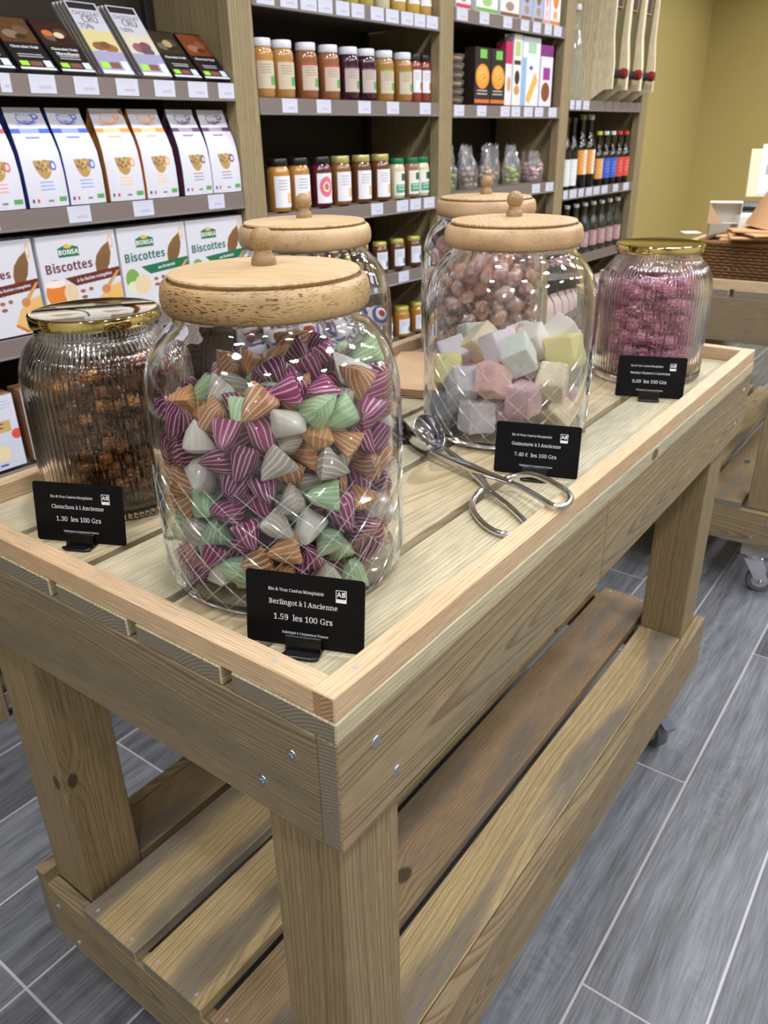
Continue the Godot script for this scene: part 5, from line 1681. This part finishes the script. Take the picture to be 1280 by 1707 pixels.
func stock_fourth() -> void:
	# tall clear bottle
	var t := thing("glass_bottle", "tall empty clear glass bottle beside the wooden dispensers", "bottle", sh(2.635, 1.497, -0.06))
	var mb := MB.new()
	mb.lathe([Vector2(0, 0.002), Vector2(0.038, 0.0), Vector2(0.042, 0.005), Vector2(0.042, 0.16), Vector2(0.038, 0.20), Vector2(0.026, 0.25), Vector2(0.017, 0.29), Vector2(0.0145, 0.33), Vector2(0.014, 0.365)], 32)
	part(t, "glass", mb.mesh(glass(c8(210, 222, 214), 0.12)))
	mb = MB.new()
	mb.lathe([Vector2(0.0145, 0.35), Vector2(0.017, 0.352), Vector2(0.017, 0.368), Vector2(0.012, 0.376), Vector2(0, 0.378)], 20)
	part(t, "stopper", mb.mesh(mat(c8(206, 206, 202), 0.3)))
	for k in 2:
		bottle("small_glass_bottle", "small clear bottle behind the tall empty one, %s" % nth(k), sh(2.545 + k * 0.05, 1.497, -0.12), 0.024, 0.14, glass(c8(206, 222, 206), 0.2), c8(220, 222, 226), mat(c8(226, 230, 236), 0.6), "small clear bottles")
	# gravity dispensers of pale pine with dark fronts and red spouts
	var olive := mat(c8(92, 84, 52), 0.5)
	for k in 3:
		var s := 2.884 + k * 0.1685
		t = thing("food_dispenser", "tall pale pine gravity dispenser with a dark front, %s of three" % nth(k), "dispenser", sh(s, 1.497, 0.0), "pine gravity dispensers")
		for side in 2:
			var x := -0.0775 if side == 0 else 0.0775
			# side board: foot at the back, slanted underside, slightly waisted front
			var prof := [Vector2(-0.27, 0.0), Vector2(-0.05, 0.0), Vector2(0.02, 0.045), Vector2(0.06, 0.045), Vector2(0.06, 0.15), Vector2(0.047, 0.27), Vector2(0.047, 0.42), Vector2(0.050, 0.74), Vector2(-0.27, 0.74)]
			var e := MB.new()
			var n := prof.size()
			var idx := Geometry2D.triangulate_polygon(PackedVector2Array(prof))
			for q in idx.size() / 3:
				var A := []
				for w in 3: A.append(prof[idx[q * 3 + w]])
				if (A[1] - A[0]).cross(A[2] - A[0]) < 0: A.reverse()
				var P := A.map(func(p): return Vector3(0, p.y, p.x))
				var h := Vector3(0.006, 0, 0)
				var uvs := A.map(func(p): return Vector2(p.y / 1.4 + 0.1, p.x / 0.19 * 0.5))
				e.tri(P[0] - h, P[1] - h, P[2] - h, uvs[0], uvs[1], uvs[2]); e.tri(P[0] + h, P[2] + h, P[1] + h, uvs[0], uvs[2], uvs[1])
			for q in n:
				var a: Vector2 = prof[q]
				var b: Vector2 = prof[(q + 1) % n]
				e.quad(Vector3(0.006, a.y, a.x), Vector3(-0.006, a.y, a.x), Vector3(-0.006, b.y, b.x), Vector3(0.006, b.y, b.x), Vector2(0.1, 0.1), Vector2(0.1, 0.2), Vector2(0.2, 0.2), Vector2(0.2, 0.1))
			part(t, "side_board", e.mesh(W.dispenser), at(Vector3(x, 0, 0)))
		var f := MB.new()
		f.quad(Vector3(-0.0715, 0.075, 0.018), Vector3(0.0715, 0.075, 0.018), Vector3(0.0715, 0.25, 0.018), Vector3(-0.0715, 0.25, 0.018))
		f.quad(Vector3(-0.0715, 0.25, 0.018), Vector3(0.0715, 0.25, 0.018), Vector3(0.0715, 0.74, 0.044), Vector3(-0.0715, 0.74, 0.044))
		f.box(Vector3(0, 0.41, -0.17), Vector3(0.143, 0.64, 0.18))
		part(t, "front_panel", f.mesh(olive))
		var pl := part(t, "name_plate", slab(Vector3(0.07, 0.07, 0.006), 0.001, mat(c8(196, 152, 96), 0.6)), Transform3D(Basis(Vector3.RIGHT, 0.06), Vector3(-0.010, 0.41, 0.0305)))
		part(pl, "slate", slab(Vector3(0.05, 0.058, 0.002), 0.0, mat(c8(64, 58, 60), 0.6)), at(Vector3(0, 0, 0.0035)))
		mb = MB.new()
		mb.lathe([Vector2(0.0, -0.05), Vector2(0.017, -0.05), Vector2(0.019, -0.02), Vector2(0.019, 0.02), Vector2(0.0, 0.02)], 18)
		var ty := Basis(Vector3.RIGHT, PI / 2)
		part(t, "spout", mb.mesh(mat(c8(60, 64, 74), 0.3)), Transform3D(ty, Vector3(0, 0.11, 0.045)))
		mb = MB.new()
		mb.lathe([Vector2(0.0, 0.0), Vector2(0.022, 0.0), Vector2(0.024, 0.008), Vector2(0.020, 0.024), Vector2(0.0, 0.028)], 18)
		part(t, "red_knob", mb.mesh(mat(c8(126, 26, 30), 0.35)), Transform3D(ty, Vector3(0, 0.11, 0.066)))
	# dark bottles
	var darkg := mat(c8(16, 14, 12), 0.08, 0.0, 0.5)
	var lb := func(cs: Array) -> StandardMaterial3D:
		var p := Print.new(48, 48, cs[0])
		for q in cs.size(): p.rect(float(q) / cs.size(), 0, float(q + 1) / cs.size(), 1, cs[q])
		p.lines(0.2, 0.2, 0.8, 0.8, 4, (cs[0] as Color).lightened(0.3), cs.size())
		return tmat(p.im, 0.6)
	var white_green: Material = lb.call([c8(226, 228, 226), c8(214, 222, 206)])
	for k in 2: bottle("oil_bottle", "slim dark bottle with a white label, %s of the pair" % nth(k), sh(2.585 + k * 0.072, 1.1205, -0.045), 0.028, 0.305, darkg, c8(70, 56, 40), white_green, "slim dark bottles", 0.04, 0.42)
	var ob: Material = lb.call([c8(232, 160, 74), c8(236, 220, 206), c8(60, 92, 196)])
	for k in 2: bottle("juice_bottle", "tall dark bottle with orange and blue label, %s of the pair" % nth(k), sh(2.755 + k * 0.09, 1.1205, -0.05), 0.034, 0.318, darkg, [c8(120, 130, 40), c8(190, 192, 190)][k], ob, "tall dark bottles", 0.18, 0.52)
	var caps := [c8(206, 206, 60), c8(220, 222, 226), c8(220, 222, 226), c8(206, 70, 50), c8(206, 70, 50)]
	var lbs := [lb.call([c8(230, 160, 80), c8(236, 226, 214)]), lb.call([c8(60, 92, 190), c8(80, 112, 200)]), null, lb.call([c8(214, 76, 60), c8(226, 110, 92)]), null]
	lbs[2] = lbs[1]; lbs[4] = lbs[3]
	for k in 5: bottle("soda_bottle", "small dark bottle with %s label and %s cap, %s of five" % [["orange", "blue", "blue", "red", "red"][k], ["yellow", "white", "white", "red", "red"][k], nth(k)], sh(2.945 + k * 0.082, 1.1205, -0.045), 0.029, 0.245, darkg, caps[k], lbs[k], "small dark soda bottles", 0.12, 0.5)
	# clear bottles with pink labels below
	var clearg := glass(c8(70, 76, 66), 0.5)
	var pinkl: Material = lb.call([c8(180, 140, 140), c8(196, 166, 166)])
	for k in 8: bottle("lemonade_bottle", "clear bottle with a pink label below the dark bottles, %s along" % nth(k), sh(2.56 + k * 0.1, 0.8065, -0.05), 0.03, 0.235, clearg, c8(216, 216, 214), pinkl, "clear bottles with pink labels", 0.1, 0.42)
	for k in 6:
		whole("sugar_bag", bag_mesh(0.12, 0.16, 0.07, mat(c8(206, 182, 178), 0.6), mat(c8(190, 160, 158), 0.6), 400 + k), "pale pink paper bag on the bottom shelf, %s along" % nth(k), "bag", sh(2.58 + k * 0.135, 0.501, -0.05), "pale pink bags")
